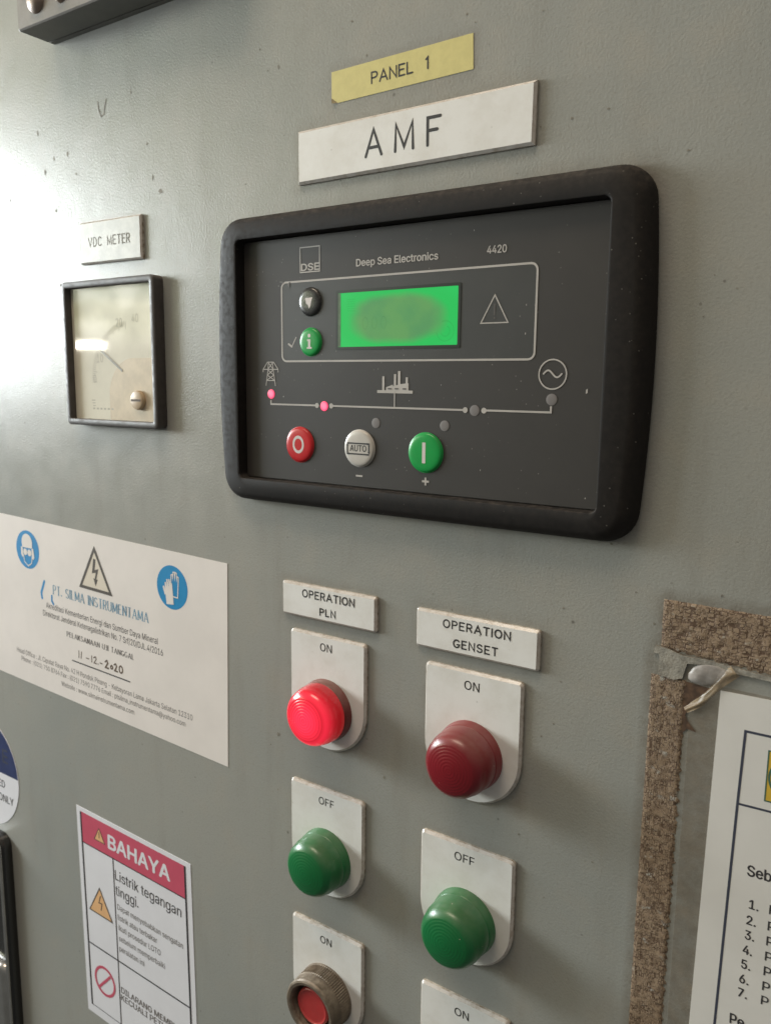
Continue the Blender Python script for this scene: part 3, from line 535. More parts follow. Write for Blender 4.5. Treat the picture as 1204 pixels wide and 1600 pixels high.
    110: (205, [[57,113,57,0,26,0,26,190,56,190,56,144,51,144,58,159,66,172,76,181,87,187,100,191,114,192,126,191,137,189,147,184,156,178,164,170,170,160,175,149,178,135,179,120,179,0,148,0,148,118,147,131,143,143,136,152,128,159,117,163,105,165,96,164,88,162,80,159,74,154,68,148,63,141,60,133,58,124]]),
    111: (208, [[104,-4,87,-3,72,1,58,8,46,17,36,29,28,43,22,58,18,75,17,94,18,113,22,130,28,146,36,159,46,171,58,180,72,187,87,191,104,192,120,191,136,187,149,180,161,171,171,159,180,146,186,130,189,113,191,94,189,75,186,58,180,43,171,29,161,17,149,8,136,1,120,-3], [104,23,116,24,126,28,135,33,143,40,149,49,154,59,157,70,159,81,160,94,159,106,157,118,154,129,149,139,143,148,135,155,126,161,116,164,104,165,92,164,81,161,73,155,65,148,59,139,54,129,51,118,49,106,48,94,49,81,51,70,54,59,59,49,65,40,73,33,81,28,92,24]]),
    112: (212, [[26,-71,26,190,56,190,56,160,59,160,73,178,79,182,86,186,94,190,103,192,115,192,130,191,144,187,156,180,168,171,177,160,185,146,191,131,194,113,195,94,194,75,191,58,185,42,177,29,168,17,157,8,144,1,130,-3,115,-4,104,-3,94,-1,86,2,79,6,69,16,59,29,57,29,57,-71], [110,23,121,24,131,28,140,33,147,40,153,48,158,58,161,70,163,82,164,95,163,108,161,120,158,131,153,140,147,149,140,156,131,161,121,164,110,165,99,164,89,161,81,156,73,149,67,141,62,131,59,120,57,108,56,95,57,81,59,69,63,58,67,48,73,39,81,32,89,27,99,24]]),
    114: (130, [[26,0,26,190,56,190,56,160,58,160,62,169,68,177,76,184,85,188,96,191,107,192,122,192,122,161,115,162,103,163,95,162,87,160,80,157,73,153,67,148,63,142,60,135,58,127,57,118,57,0]]),
    115: (183, [[91,-4,67,-2,56,2,46,6,38,12,31,19,25,27,21,37,18,47,47,53,50,44,55,36,62,30,70,26,80,24,91,23,103,24,113,26,122,31,129,37,133,44,134,51,133,58,131,63,127,68,122,72,115,75,106,78,75,85,59,90,46,96,36,104,29,113,25,124,23,137,24,147,27,157,33,166,39,173,48,180,58,185,69,189,81,191,94,192,106,192,117,190,127,186,136,182,143,176,149,170,155,162,159,154,162,145,134,139,131,146,127,152,121,158,114,163,105,165,94,166,83,165,74,163,65,158,59,153,56,146,54,139,55,132,58,126,62,122,68,118,76,114,86,111,115,105,131,100,143,93,153,86,160,76,164,66,166,53,165,43,161,33,156,24,149,16,140,9,130,3,118,-1,105,-3]]),
    116: (114, [[102,190,102,164,3,164,3,190], [32,236,63,236,63,49,65,35,68,31,72,27,85,25,101,27,107,1,96,-1,84,-2,69,-1,56,4,46,11,38,20,34,32,32,46]]),
    117: (205, [[91,-3,79,-2,68,1,57,5,48,12,41,20,35,29,30,41,27,54,26,69,26,190,57,190,57,72,58,58,62,47,68,37,77,31,88,26,100,25,109,26,117,28,125,31,137,41,142,48,145,57,147,66,148,76,148,190,179,190,179,0,149,0,149,46,154,46,147,30,139,18,129,8,117,2,105,-1]]),
    119: (284, [[69,0,11,190,44,190,67,107,77,68,88,21,82,21,93,67,103,107,126,190,158,190,181,107,191,68,201,21,196,21,206,68,217,107,240,190,272,190,215,0,184,0,159,86,152,112,145,140,138,169,145,169,138,140,131,112,124,86,99,0]]),
    120: (189, [[10,0,86,109,86,86,14,190,50,190,74,153,90,127,104,103,88,103,101,127,117,153,141,190,176,190,104,84,104,107,179,0,143,0,115,43,100,68,86,91,102,91,89,68,74,43,46,0]]),
    121: (195, [[24,-69,31,-43,36,-44,52,-44,57,-43,61,-41,65,-37,69,-32,72,-26,81,-1,9,190,42,190,83,78,93,43,103,10,92,10,101,43,112,78,153,190,186,190,102,-29,98,-38,93,-47,88,-54,83,-59,70,-68,54,-72,46,-73,32,-72]]),
}
GLY = {chr(c): (adv, [[(q[i], q[i+1]) for i in range(0, len(q), 2)] for q in cs]) for c, (adv, cs) in OUTLINES.items()}
_tri = {}
def glyph_mesh(c):
    """triangles of one letter, filled by the non-zero rule so overlapping strokes merge"""
    if c in _tri: return _tri[c]
    cs = GLY[c][1]; pts = []; eds = []
    for q in cs:
        o = len(pts); pts += [Vector(p) for p in q]; eds += [(o+i, o+(i+1) % len(q)) for i in range(len(q))]
    v, _, f, _, _, _ = delaunay_2d_cdt(pts, eds, [], 0, 1e-4)
    keep = []
    for t in f:
        cx = sum(v[i].x for i in t)/len(t); cy = sum(v[i].y for i in t)/len(t); wnd = 0
        for q in cs:
            for i in range(len(q)):
                (ax, ay), (bx, by) = q[i-1], q[i]
                if (ay <= cy) != (by <= cy):
                    side = (bx-ax)*(cy-ay)-(cx-ax)*(by-ay)
                    if by > ay and side > 0: wnd += 1
                    elif by < ay and side < 0: wnd -= 1
        if wnd:
            t = tuple(t); k = [v[i] for i in t]
            ar = sum(k[i].x*k[(i+1) % len(k)].y-k[(i+1) % len(k)].x*k[i].y for i in range(len(k)))
            keep.append(t if ar > 0 else t[::-1])
    _tri[c] = ([(p.x, p.y) for p in v], keep); return _tri[c]
def text(mb, body, p0, p1, cap, d, bold=0.0, mi=0, space=94, track=0):
    """baseline from p0 to p1 (fitted), capital height cap"""
    v = []; f = []; x = 0
    for c in body:
        if c == ' ': x += space+track; continue
        gv, gf = glyph_mesh(c); o = len(v); v += [(x+u, t) for u, t in gv]; f += [tuple(i+o for i in t) for t in gf]; x += GLY[c][0]+track
    used = {i for t in f for i in t}; x0 = min(v[i][0] for i in used); x1 = max(v[i][0] for i in used)
    w = math.hypot(p1[0]-p0[0], p1[1]-p0[1]); kx = w/(x1-x0); kz = cap/254
    a = math.atan2(p1[1]-p0[1], p1[0]-p0[0]); ca, sa = math.cos(a), math.sin(a); dd = d+mb.lift(); hb = bold*cap
    for q, (du, dt) in enumerate(((0, 0), (hb, 0), (-hb, 0), (0, hb*.7), (0, -hb*.7)) if bold > .012 else ((0, 0),)):      # heavier weight: the outline thickened all round
        mb.add([(p0[0]+((u-x0)*kx+du)*ca-(t*kz+dt)*sa, dd+q*.0004, p0[1]+((u-x0)*kx+du)*sa+(t*kz+dt)*ca) for u, t in v], f, mi)
def oval(cx, cz, rx, rz, a0=0, a1=360, n=20): return [(cx+rx*math.cos(R(a0+(a1-a0)*i/n)), cz+rz*math.sin(R(a0+(a1-a0)*i/n))) for i in range(n+1)]
ST = {  # glyph: (width, strokes) on a unit-high body
 'A': (.72, [[(0, 0), (.36, 1), (.72, 0)], [(.12, .32), (.60, .32)]]),
 'M': (.78, [[(0, 0), (.03, 1), (.39, .12), (.75, 1), (.78, 0)]]),
 'F': (.52, [[(0, 0), (0, 1), (.52, 1)], [(0, .53), (.40, .53)]]),
 'P': (.54, [[(0, 0), (0, 1), (.28, 1)]+oval(.28, .74, .26, .26, 90, -90, 10)+[(0, .48)]]),
 'N': (.62, [[(0, 0), (0, 1), (.62, 0), (.62, 1)]]),
 'E': (.52, [[(.52, 0), (0, 0), (0, 1), (.52, 1)], [(0, .53), (.42, .53)]]),
 'L': (.48, [[(0, 1), (0, 0), (.48, 0)]]),
 '1': (.16, [[(0, .84), (.16, 1), (.16, 0)]]),
 'O': (.72, [oval(.36, .5, .36, .5, 90, 450, 28)]),
 'R': (.56, [[(0, 0), (0, 1), (.28, 1)]+oval(.28, .74, .26, .26, 90, -90, 10)+[(0, .48)], [(.28, .48), (.56, 0)]]),
 'T': (.58, [[(0, 1), (.58, 1)], [(.29, 1), (.29, 0)]]),
 'I': (.02, [[(0.01, 0), (0.01, 1)]]),
 'G': (.68, [oval(.36, .5, .36, .5, 42, 360, 24)[:-3]+[(.70, .40), (.44, .40)]]),
 'S': (.56, [oval(.28, .745, .26, .255, 25, 270, 14)+oval(.28, .25, .28, .25, 90, -155, 14)]),
 'C': (.64, [oval(.36, .5, .36, .5, 45, 315, 24)]),
 'V': (.66, [[(0, 1), (.33, 0), (.66, 1)]]),
 'D': (.62, [[(0, 0), (0, 1), (.24, 1)]+oval(.24, .5, .38, .5, 90, -90, 16)+[(0, 0)]]),
 '-': (.4, [[(0, .45), (.4, .45)]]), '.': (.08, [[(.04, 0), (.04, .15)]]),
 '2': (.5, [oval(.25, .74, .24, .26, 170, -30, 12)+[(0, 0), (.52, 0)]]),
 '0': (.5, [oval(.25, .5, .25, .5, 90, 450, 20)]),
}
def engrave(mb, body, p0, p1, cap, w, d, gap=.28, space=.55, mi=0):
    tot = sum((space if c == ' ' else ST[c][0])+gap for c in body)-gap
    L = math.hypot(p1[0]-p0[0], p1[1]-p0[1])-w; k = L/tot; a = math.atan2(p1[1]-p0[1], p1[0]-p0[0]); ca, sa = math.cos(a), math.sin(a)
    x = 0.0
    for c in body:
        if c == ' ': x += space+gap; continue
        wd, strokes = ST[c]
        for st in strokes:
            pts = []
            for u, t in st:
                X = w/2+(x+u)*k; Z = w/2+t*(cap-w); pts.append((p0[0]+X*ca-Z*sa, p0[1]+X*sa+Z*ca))
            q = [pts[0]]
            for p in pts[1:]:
                if math.hypot(p[0]-q[-1][0], p[1]-q[-1][1]) > 1e-3: q.append(p)
            closed = len(q) > 4 and math.hypot(q[0][0]-q[-1][0], q[0][1]-q[-1][1]) < 1e-3
            if closed: q = q[:-1]
            mb.line(q, w, d, closed=closed, mi=mi)
        x += wd+gap

ST.update({'U': (.66, [[(0, 1), (0, .34)]+oval(.33, .33, .33, .33, 180, 360, 14)[1:-1]+[(.66, .34), (.66, 1)]]), 'J': (.4, [[(.38, 1), (.38, .25)]+oval(.2, .22, .18, .22, 0, -150, 10)[1:]]),
           'K': (.64, [[(0, 0), (0, 1)], [(.58, 1), (0, .42)], [(.2, .62), (.64, 0)]])})
def serif(mb, body, p0, p1, cap, d, thick=.15, thin=.055, gap=.30, space=.3):
    """roman capitals drawn with a broad pen, with slab-thin serifs"""
    tot = sum((space if c == ' ' else ST[c][0])+gap for c in body)-gap
    k = math.hypot(p1[0]-p0[0], p1[1]-p0[1])/tot; a = math.atan2(p1[1]-p0[1], p1[0]-p0[0]); ca, sa = math.cos(a), math.sin(a); x = 0.0
    W = lambda u, t: (p0[0]+u*k*ca-t*cap*sa, p0[1]+u*k*sa+t*cap*ca)
    for c in body:
        if c == ' ': x += space+gap; continue
        for st in ST[c][1]:
            n = len(st)
            for i in range(n-1):
                (u0, t0), (u1, t1) = st[i], st[i+1]; L_ = math.hypot(u1-u0, t1-t0)
                if L_ < 1e-4: continue
                vz = abs(t1-t0)/L_; w = thin+(thick-thin)*max(0, (vz-.3)/.7)
                if (c in 'AMNV') and (u1-u0)*(t1-t0) > 0 and vz < .999: w = thin*1.3
                mb.line([W(x+u0, t0), W(x+u1, t1)], w*cap, d, cap=False)
            for (u, t), (pu, pt) in ((st[0], st[1]), (st[-1], st[-2])):
                if abs(t-pt) > .15 and t in (0, 1): mb.line([W(x+u-.14, t), W(x+u+.14, t)], .05*cap, d, cap=False)
        x += ST[c][0]+gap

# ================================================================== SETTING: the sheet-metal cabinet front
def cabinet():
    def box_dist(x, z, x0, x1, z0, z1): 
        dx = max(x0-x, x-x1, 0); dz = max(z0-z, z-z1, 0); return math.hypot(dx, dz)
    X0, X1, Z0, Z1, st = -560, 420, -640, 400, 4
    nx, nz_ = int((X1-X0)/st), int((Z1-Z0)/st); v = []; g_ = []
    for j in range(nz_+1):
        for i in range(nx+1):
            x = X0+i*st; z = Z0+j*st; v.append((x*S, 0, z*S)); q = 0.0
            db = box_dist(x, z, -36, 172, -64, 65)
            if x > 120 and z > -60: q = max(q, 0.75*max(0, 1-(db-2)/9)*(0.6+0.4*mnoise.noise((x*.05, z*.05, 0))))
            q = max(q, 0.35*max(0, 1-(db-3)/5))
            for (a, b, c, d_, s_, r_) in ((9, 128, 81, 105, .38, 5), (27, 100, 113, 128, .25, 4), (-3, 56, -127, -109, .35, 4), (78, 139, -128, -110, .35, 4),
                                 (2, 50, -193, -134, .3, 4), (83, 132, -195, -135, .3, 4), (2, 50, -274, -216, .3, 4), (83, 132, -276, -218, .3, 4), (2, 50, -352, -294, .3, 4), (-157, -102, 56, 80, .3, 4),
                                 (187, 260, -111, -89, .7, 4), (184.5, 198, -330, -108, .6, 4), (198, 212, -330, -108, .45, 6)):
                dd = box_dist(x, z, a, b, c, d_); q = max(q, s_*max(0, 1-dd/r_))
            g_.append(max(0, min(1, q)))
    f = [(j*(nx+1)+i, j*(nx+1)+i+1, (j+1)*(nx+1)+i+1, (j+1)*(nx+1)+i) for j in range(nz_) for i in range(nx)]
    me = bpy.data.meshes.new('cabinet_wall'); me.from_pydata(v, [], f)
    at = me.attributes.new('grime', 'FLOAT', 'POINT'); at.data.foreach_set('value', g_)
    me.materials.append(MT['panel']); me.polygons.foreach_set('use_smooth', [True]*len(f))
    o = bpy.data.objects.new('cabinet_wall', me); COL.objects.link(o); o['org'] = (0., 0., 0.)
    tag(o, 'grey green painted sheet metal front of the control cabinet, speckled and grimy', 'cabinet front', kind='structure')
    # chipped paint: irregular little scabs where the enamel has come off
    c = MB()
    def scab(x, z, s, ax=1.0):
        n = 9; ph = random.random()*6
        c.flat([(x+s*(0.75+.45*math.sin(ph+i*1.9)*random.uniform(.5, 1))*math.cos(2*math.pi*i/n), z+ax*s*(0.75+.45*math.cos(ph+i*2.3))*math.sin(2*math.pi*i/n)) for i in range(n)], 0.12)
    for x, z, s, ax in ((-195.3, 135.5, 1.6, 1.8), (-167.2, 120.3, 1.7, 1.5), (-180.5, 119.2, 1.6, 1.4), (-97.5, 115.6, 1.5, 1.0), (-227.6, 101, 1.6, 1.3), (-109.3, 143.5, .9, 2.6), (-189.9, 113, 1.9, 1.5), (-160, 108, 1.0, 1.7),
                        (-88, 90.1, 2.2, 1.1), (-94, 98, 1.2, 2.4), (-3.9, 135.6, .9, 2.2), (156.1, 90.5, .8, 1), (-181, 89.8, 1.6, 1.2), (-33.9, 11.9, .7, 2), (-8.5, -194.9, 1.6, 1.2), (142, 89.5, .9, 1), (185.7, 71.9, .8, 1), (166, -70.5, .8, 1), (147.7, -99.3, .8, 1), (140.3, -156.6, .7, 1), (60, -199.3, .8, 2), (-180, 47, 1.6, .9), (-176, -2, 1.2, 1.6)):
        scab(x, z, s*.68, ax)
    for p in ([(-137.6, 143.5), (-137, 139.5), (-135, 135.2), (-132.6, 136.2), (-131.8, 139.5), (-130.2, 143.6)],): c.line(p, .75, 0.12)
    for _ in range(60):
        x = random.uniform(-60, 215); z = random.choice((random.uniform(70, 170), random.uniform(-230, -72), random.uniform(-100, 140)))
        if z < -80 and x < -40: continue
        scab(x, z, random.uniform(.22, .5), random.uniform(.8, 1.8))
    c.build('paint_chip', 'chip', o)
cabinet()

# ================================================================== CONTROLLER
def controller():
    t = thing('genset_controller', 'large black framed generator controller with glowing green display and round buttons', 'controller', 68.7, -69.5)
    b = MB(); lp = []
    cx, hz = 68.9, 69.6
    def L(i_, d, r, bow=3.4, shx=0): return [(x, d, z) for x, z in rr(-38.6+i_, 175.2-i_, -69.4+i_*.62, 69.7-i_*.62, r, 8, bow, 14)]
    lp += [L(0, 0, 12), L(0, 2.2, 12), L(.5, 4.0, 12), L(1.5, 5.8, 11.6), L(3.0, 7.3, 11), L(4.6, 8.2, 10), L(6.2, 8.65, 9, 3.0), L(10.8, 9.1, 7, 2.2), L(12.6, 9.25, 6, 1.0)]
    I = lambda i_, d, r: [(x, d, z) for x, z in rr(-24.9+i_, 162.2-i_, -57.9+i_, 58.4-i_, r, 8, 0, 14)]
    lp += [I(-.5, 9.25, 3.3), I(-.12, 9.1, 3), I(0, 8.7, 3), I(.35, 3.0, 2.6)]
    b.loft(lp, cap_end=False); b.build('bezel', 'black', t, smooth=50)
    # grab mark moulded at the upper right of the frame
    f = MB(); f.slab(rr(-24.2, 161.5, -57.2, 57.7, 2, 4, 0, 4), 2.0, 4.0, 0.15); fp = f.build('face_plate', 'face', t)
    f = MB(); f.slab(rr(0, 132.8, 0, 37.8, 3.2, 6, 0, 2), 3.5, 4.06); f.build('inlay', 'inlay', fp)
    # ---- display
    g_ = MB(); g_.strip(rr(33.3, 98.7, 5.4, 32.0, .8, 3, 0, 2), rr(34.6, 97.4, 6.7, 30.7, .3, 3, 0, 2), 4.25); dsp = g_.build('display', 'lcd_edge', t)
    s_ = MB(); s_.rect(34.6, 97.6, 6.6, 30.8, 4.16); MT['lcd'] = m_lcd(66.8, 18.6, 28, 11.8); s_.build('screen', 'lcd', dsp)
    q = MB(); q.rect(34.7, 36.2, 6.8, 30.6, 4.28); MT['lcd_side'] = plain('display_side_strip', (0.10, 0.16, 0.10), 0.3, 0.2, scale=0.3); q.build('side_strip', 'lcd_side', dsp)
    q = MB()
    MT['lcd_seg'] = m_film('faint_segments', (0.05, 0.16, 0.07), 0.07, 0.4)
    for i in range(6): q.rect(40, 44.5, 22.5+i*1.0, 22.9+i*1.0, 4.3)
    q.build('segment', 'lcd_seg', dsp); q = MB()
    q.line(arcpts(91.5, 12.5, 4.2, -170, 110, 20), .55, 4.3); q.line(arcpts(91.5, 12.5, 2.2, -150, 60, 14), .5, 4.3)
    q.build('segment', 'lcd_seg', dsp); q = MB()
    for i in range(3): q.line(oval(50+i*5, 17, 1.4, 2.6, 90, 450, 14), .5, 4.3)
    q.build('segment', 'lcd_seg', dsp)
    # ---- printing
    p = MB(); D = 4.14
    o = rr(0, 132.8, 0, 37.8, 3.2, 6, 0, 2); p.strip(o, inset(o, .85), D)
    p.strip([(11.9, 41.1), (24, 41.1), (24, 52.8), (11.9, 52.8)], [(12.4, 41.6), (23.5, 41.6), (23.5, 52.3), (12.4, 52.3)], D)
    text(p, 'DSE', (12.8, 42.05), (23.4, 42.05), 3.1, D, .055)
    text(p, 'Deep Sea Electronics', (44.8, 41.95), (87.2, 41.95), 3.05, D, .04)
    text(p, '4420', (110.2, 42.4), (118.8, 42.4), 2.95, D, .035)
    p.line([(4.6, 8.6), (6.6, 7.3)], .9, D); p.line([(6.6, 7.3), (9.3, 11.6)], .5, D)                    # tick
    tri = [(108.2, 15.1), (120.4, 15.1), (114.3, 26.1)]; p.line(tri, .5, D, closed=True)
    # one-line diagram
    p.line([(-7.2, -18.3), (-7.2, -20.3), (21, -20.3)], .8, D, cap=False); p.line([(31, -20.3), (102, -20.3)], .8, D); p.line([(111, -20.2), (140.3, -20.2), (140.3, -17.8)], .8, D, cap=False)
    p.line([(66.2, -20), (66.2, -13)], .5, D, cap=False)
    for x in (22, 30.6, 102, 110.8): p.ngon(x, -20.3, 1.2, D)
    p.ring(140.4, -5.4, 5.45, 6.0, D)
    p.line([(136.6+i*.475, -5.2+1.35*math.sin(i/16*2*math.pi)) for i in range(17)], .65, D)
    # pylon
    for a in ([(-10.3, -11.4), (-8.9, -3.5), (-8.6, 0)], [(-4.1, -11.4), (-5.5, -3.5), (-5.8, 0)], [(-12.1, -3.4), (-2.3, -3.4)], [(-12.1, -3.4), (-9.2, .1), (-5.2, .1), (-2.3, -3.4)], [(-12.1, -3.4), (-12.1, -4.8)], [(-2.3, -3.4), (-2.3, -4.8)],
              [(-9.8, -8.8), (-4.6, -8.8)], [(-9.6, -8.6), (-5.1, -6.2)], [(-4.8, -8.6), (-9.3, -6.2)], [(-9.2, -6.1), (-5.3, -3.6)], [(-5.2, -6.1), (-9.1, -3.6)], [(-8.8, -3.2), (-5.8, -.2)], [(-5.6, -3.2), (-8.6, -.2)]):
        p.line(a, .42, D, cap=False)
    # power station
    p.rect(56.8, 75.7, -13.9, -12.6, D)
    p.flat([(61.6, -12.7), (61.6, -11.3), (65.3, -10.1), (65.3, -10.8), (69.6, -9.8), (73.5, -9.4), (73.5, -12.7)], D)
    for x0, x1, zt in ((59.5, 60.7, -6.5), (65.8, 66.9, -5.5), (67.9, 69.2, -4.2), (72, 73.1, -6.9)): p.rect(x0, x1, -12.65, zt, D)
    text(p, '\u2013', (45.0, -53.1), (49.0, -53.1), 3.4, D) if False else p.rect(45.1, 48.9, -52.5, -51.7, D)
    p.rect(81.3, 84.8, -52.4, -51.5, D); p.rect(82.6, 83.5, -53.7, -50.2, D)
    for x, z, s in ((154.6, -11.8, 1.0), (128.2, 21.6, .35), (128.2, 10.5, .45), (109.9, -45.1, .4), (104, 52, .35), (-1.5, 36, .3), (1, -16.5, .45), (156, -53, .4), (90, -10, .3), (74, -17, .25)):   # nicks in the membrane
        p.flat([(x-s*.35, z-s), (x+s*.4, z-s*.5), (x+s*.3, z+s), (x-s*.3, z+s*.6)], D)
    p.build('lettering', 'print', fp)
    p = MB()
    p.line([(114.3, 22.4), (114.3, 18.4)], .6, D); p.ngon(114.3, 17, .4, D)
    p.build('exclamation_mark', 'dim', fp); p = MB()
    for x in (62.6, 66.3, 70.4): p.rect(x, x+1.9, -12.2, -11.6, D+.12)
    p.build('factory_door', 'dim', fp); p = MB()
    p.line([(-.3, 37.8), (1.5, 37.4)], .8, D+.1); p.line([(4.4, 36.2), (5.6, 37.2)], .7, D+.1); p.line([(5.1, 35.4), (5.2, 36.4)], .8, D+.1)
    p.build('worn_patch', 'dim', fp)
    # ---- buttons
    def button(cx, cz, r, mat, label):
        bt = MB(); bt.lathe(cx, cz, [(r+.3, 3.9), (r+.3, 4.2), (r, 4.3), (r-.05, 4.55), (r-.35, 4.9), (r-.9, 5.12), (r-1.9, 5.24), (r-3.6, 5.3), (.02, 5.32)], 56)
        o_ = bt.build('button', mat, t, smooth=60); o_['label'] = label; return o_
    B = 5.36
    def sym(par, mat, fn): s = MB(); fn(s); s.build('symbol', mat, par)
    bt = button(11.4, -39.4, 8.4, 'btn_red', 'red button marked O'); sym(bt, 'print_w', lambda s: s.ring(11.2, -39.3, 2.9, 4.3, B, 40, 0, .82))
    return t, button, sym, B
ctl, button, sym, B = controller()
bt = button(47.2, -39.3, 8.4, 'btn_white', 'white button marked AUTO')
def auto(s):
    s.line([(41.0, -37.0), (53.2, -37.0), (53.2, -41.2)], .7, B, cap=False); s.line([(53.2, -41.9), (41.0, -41.9), (41.0, -37.6)], .7, B, cap=False)
    text(s, 'AUTO', (42.6, -40.6), (51.8, -40.6), 2.8, B, .035)
    for a in ([(52.2, -36.4), (52.2, -37.6), (53.4, -37.0)], [(52.6, -40.6), (53.8, -40.6), (53.2, -41.8)], [(42.0, -41.3), (42.0, -42.5), (40.8, -41.9)], [(40.4, -38.2), (41.6, -38.2), (41, -37.0)]): s.flat(a, B)
sym(bt, 'engrave', auto)
bt = button(82.9, -39.3, 8.6, 'btn_green', 'large green button marked I'); sym(bt, 'print_w', lambda s: s.rect(81.8, 83.5, -43.9, -34.8, B))
bt = button(18.4, 9.3, 6.4, 'btn_green', 'small green button marked i')
def info(s):
    s.ngon(18.3, 12.2, .85, B, 16); s.flat([(17.1, 10.5), (19.1, 10.5), (19.1, 6.9), (19.9, 6.9), (19.9, 6.1), (16.9, 6.1), (16.9, 6.9), (17.7, 6.9), (17.7, 9.7), (17.1, 9.7)], B)
sym(bt, 'print_w', info)
bt = button(18.3, 27.7, 6.4, 'btn_black', 'small black button with a worn white arrow')
sym(bt, 'print_w', lambda s: s.flat([(16.0, 29.4), (20.4, 29.6), (19.6, 27.6), (19.2, 25.6), (18.3, 24.6), (17.7, 26.2), (16.6, 27.0)], B))
for x, z, on in ((-7.1, -15.4, 1), (26.3, -20.5, 1), (56.2, -27.4, 0), (92.1, -27.3, 0), (106.4, -20.4, 0), (140.4, -15.2, 0)):
    l = MB(); l.lathe(x, z, [(2.3, 3.9), (2.3, 4.12), (2.0, 4.17), (1.2, 4.2), (.02, 4.22)], 28, glow=[0, 0, .25, .8, 1] if on else None)
    o = l.build('indicator_led', 'led_on' if on else 'led_off', ctl, smooth=60); o['label'] = 'lit pink indicator dot' if on else 'unlit grey indicator dot'

# ================================================================== LABEL PLATES
def nameplate(outline, label, d1=2.0, bevel=.75, face='plate'):
    xs = [p[0] for p in outline]; zs = [p[1] for p in outline]
    t = thing('label_plate', label, 'label', (min(xs)+max(xs))/2, min(zs), group='white engraved label plates')
    b = MB(); b.slab(outline, 0, d1, bevel, 0, 1, 2); b.build('plate', ['edge', 'rim', face], t)
    return t
def letters(t, fn, d=2.04, mat='engrave'):
    s = MB(); fn(s, d); s.build('lettering', mat, t)
r4 = lambda a, b_, c, d_, r=.8: rr(a, b_, c, d_, r, 3, 0, 1)
t = nameplate([(9.1, 81.3), (127.9, 81.9), (128.1, 105.4), (9.0, 104.8)], 'wide white plate engraved AMF above the black controller', 2.2, 1.1)
letters(t, lambda s, d: engrave(s, 'AMF', (47.6, 87.6), (86.6, 87.9), 12.0, 1.35, 2.24, gap=.62))
t = nameplate(turn([(-156.6, 56.7), (-102.4, 56.7), (-102.4, 80.0), (-156.6, 80.0)], (-130, 68), -.3), 'small faded grey plate reading VDC METER above the square meter', 2.4, .9, 'plate_grey')
letters(t, lambda s, d: engrave(s, 'VDC METER', (-148.4, 65.9), (-111.6, 65.6), 5.4, .66, 2.44, gap=.34), mat='ink_faded')
t = nameplate(r4(-3.0, 55.9, -126.7, -109.3, 1.3), 'white plate reading OPERATION PLN above the lit red lamp', 2.4, 1.1)
letters(t, lambda s, d: (engrave(s, 'OPERATION', (10.6, -116.1), (43.5, -116.1), 4.3, .72, 2.44, gap=.3), engrave(s, 'PLN', (21.8, -123.8), (32.0, -123.8), 4.0, .72, 2.44, gap=.36)))
t = nameplate(r4(78.1, 138.7, -128.2, -110.3, 1.3), 'white plate reading OPERATION GENSET above the dark red lamp', 2.4, 1.1)
letters(t, lambda s, d: (engrave(s, 'OPERATION', (92.4, -117.0), (125.8, -117.0), 4.1, .68, 2.44, gap=.32), engrave(s, 'GENSET', (97.8, -125.2), (120.0, -125.2), 4.1, .68, 2.44, gap=.34)))
def tomb(x0, x1, zt, zb, r=2.2):
    w = (x1-x0)/2; return [(x1, zb+w)] + arcpts(x1-r, zt-r, r, 0, 90, 4) + arcpts(x0+r, zt-r, r, 90, 180, 4) + arcpts((x0+x1)/2, zb+w, w, 180, 358, 28)
def legend(x0, x1, zt, zb, word, p0, p1, cap, label):
    t = nameplate(tomb(x0, x1, zt, zb), label, 2.2, 1.1)
    letters(t, lambda s, d: text(s, word, p0, p1, cap, 2.24, .016))
legend(2.0, 50.0, -133.8, -193.9, 'ON', (22.0, -141.9), (29.4, -141.9), 4.0, 'white round-bottomed plate marked ON behind the glowing red lamp')
legend(83.4, 132.2, -134.6, -196.0, 'ON', (104.0, -143.2), (111.5, -143.2), 4.0, 'white round-bottomed plate marked ON behind the unlit dark red lamp')
legend(1.4, 49.3, -215.5, -275.0, 'OFF', (20.9, -224.2), (30.6, -224.2), 4.0, 'white round-bottomed plate marked OFF in the left column, between two ON plates')
legend(82.6, 131.3, -217.5, -277.0, 'OFF', (101.2, -226.2), (111.5, -226.2), 4.0, 'white round-bottomed plate marked OFF in the right column, under the dark red lamp')
legend(1.6, 49.5, -293.8, -354.0, 'ON', (21.6, -302.9), (29.2, -302.9), 4.0, 'white round-bottomed plate marked ON behind the ribbed push button')
legend(84.0, 131.6, -296.3, -356.5, 'ON', (103.4, -305.6), (111.0, -305.6), 4.0, 'white plate marked ON cut off by the bottom edge, below the right green lamp')

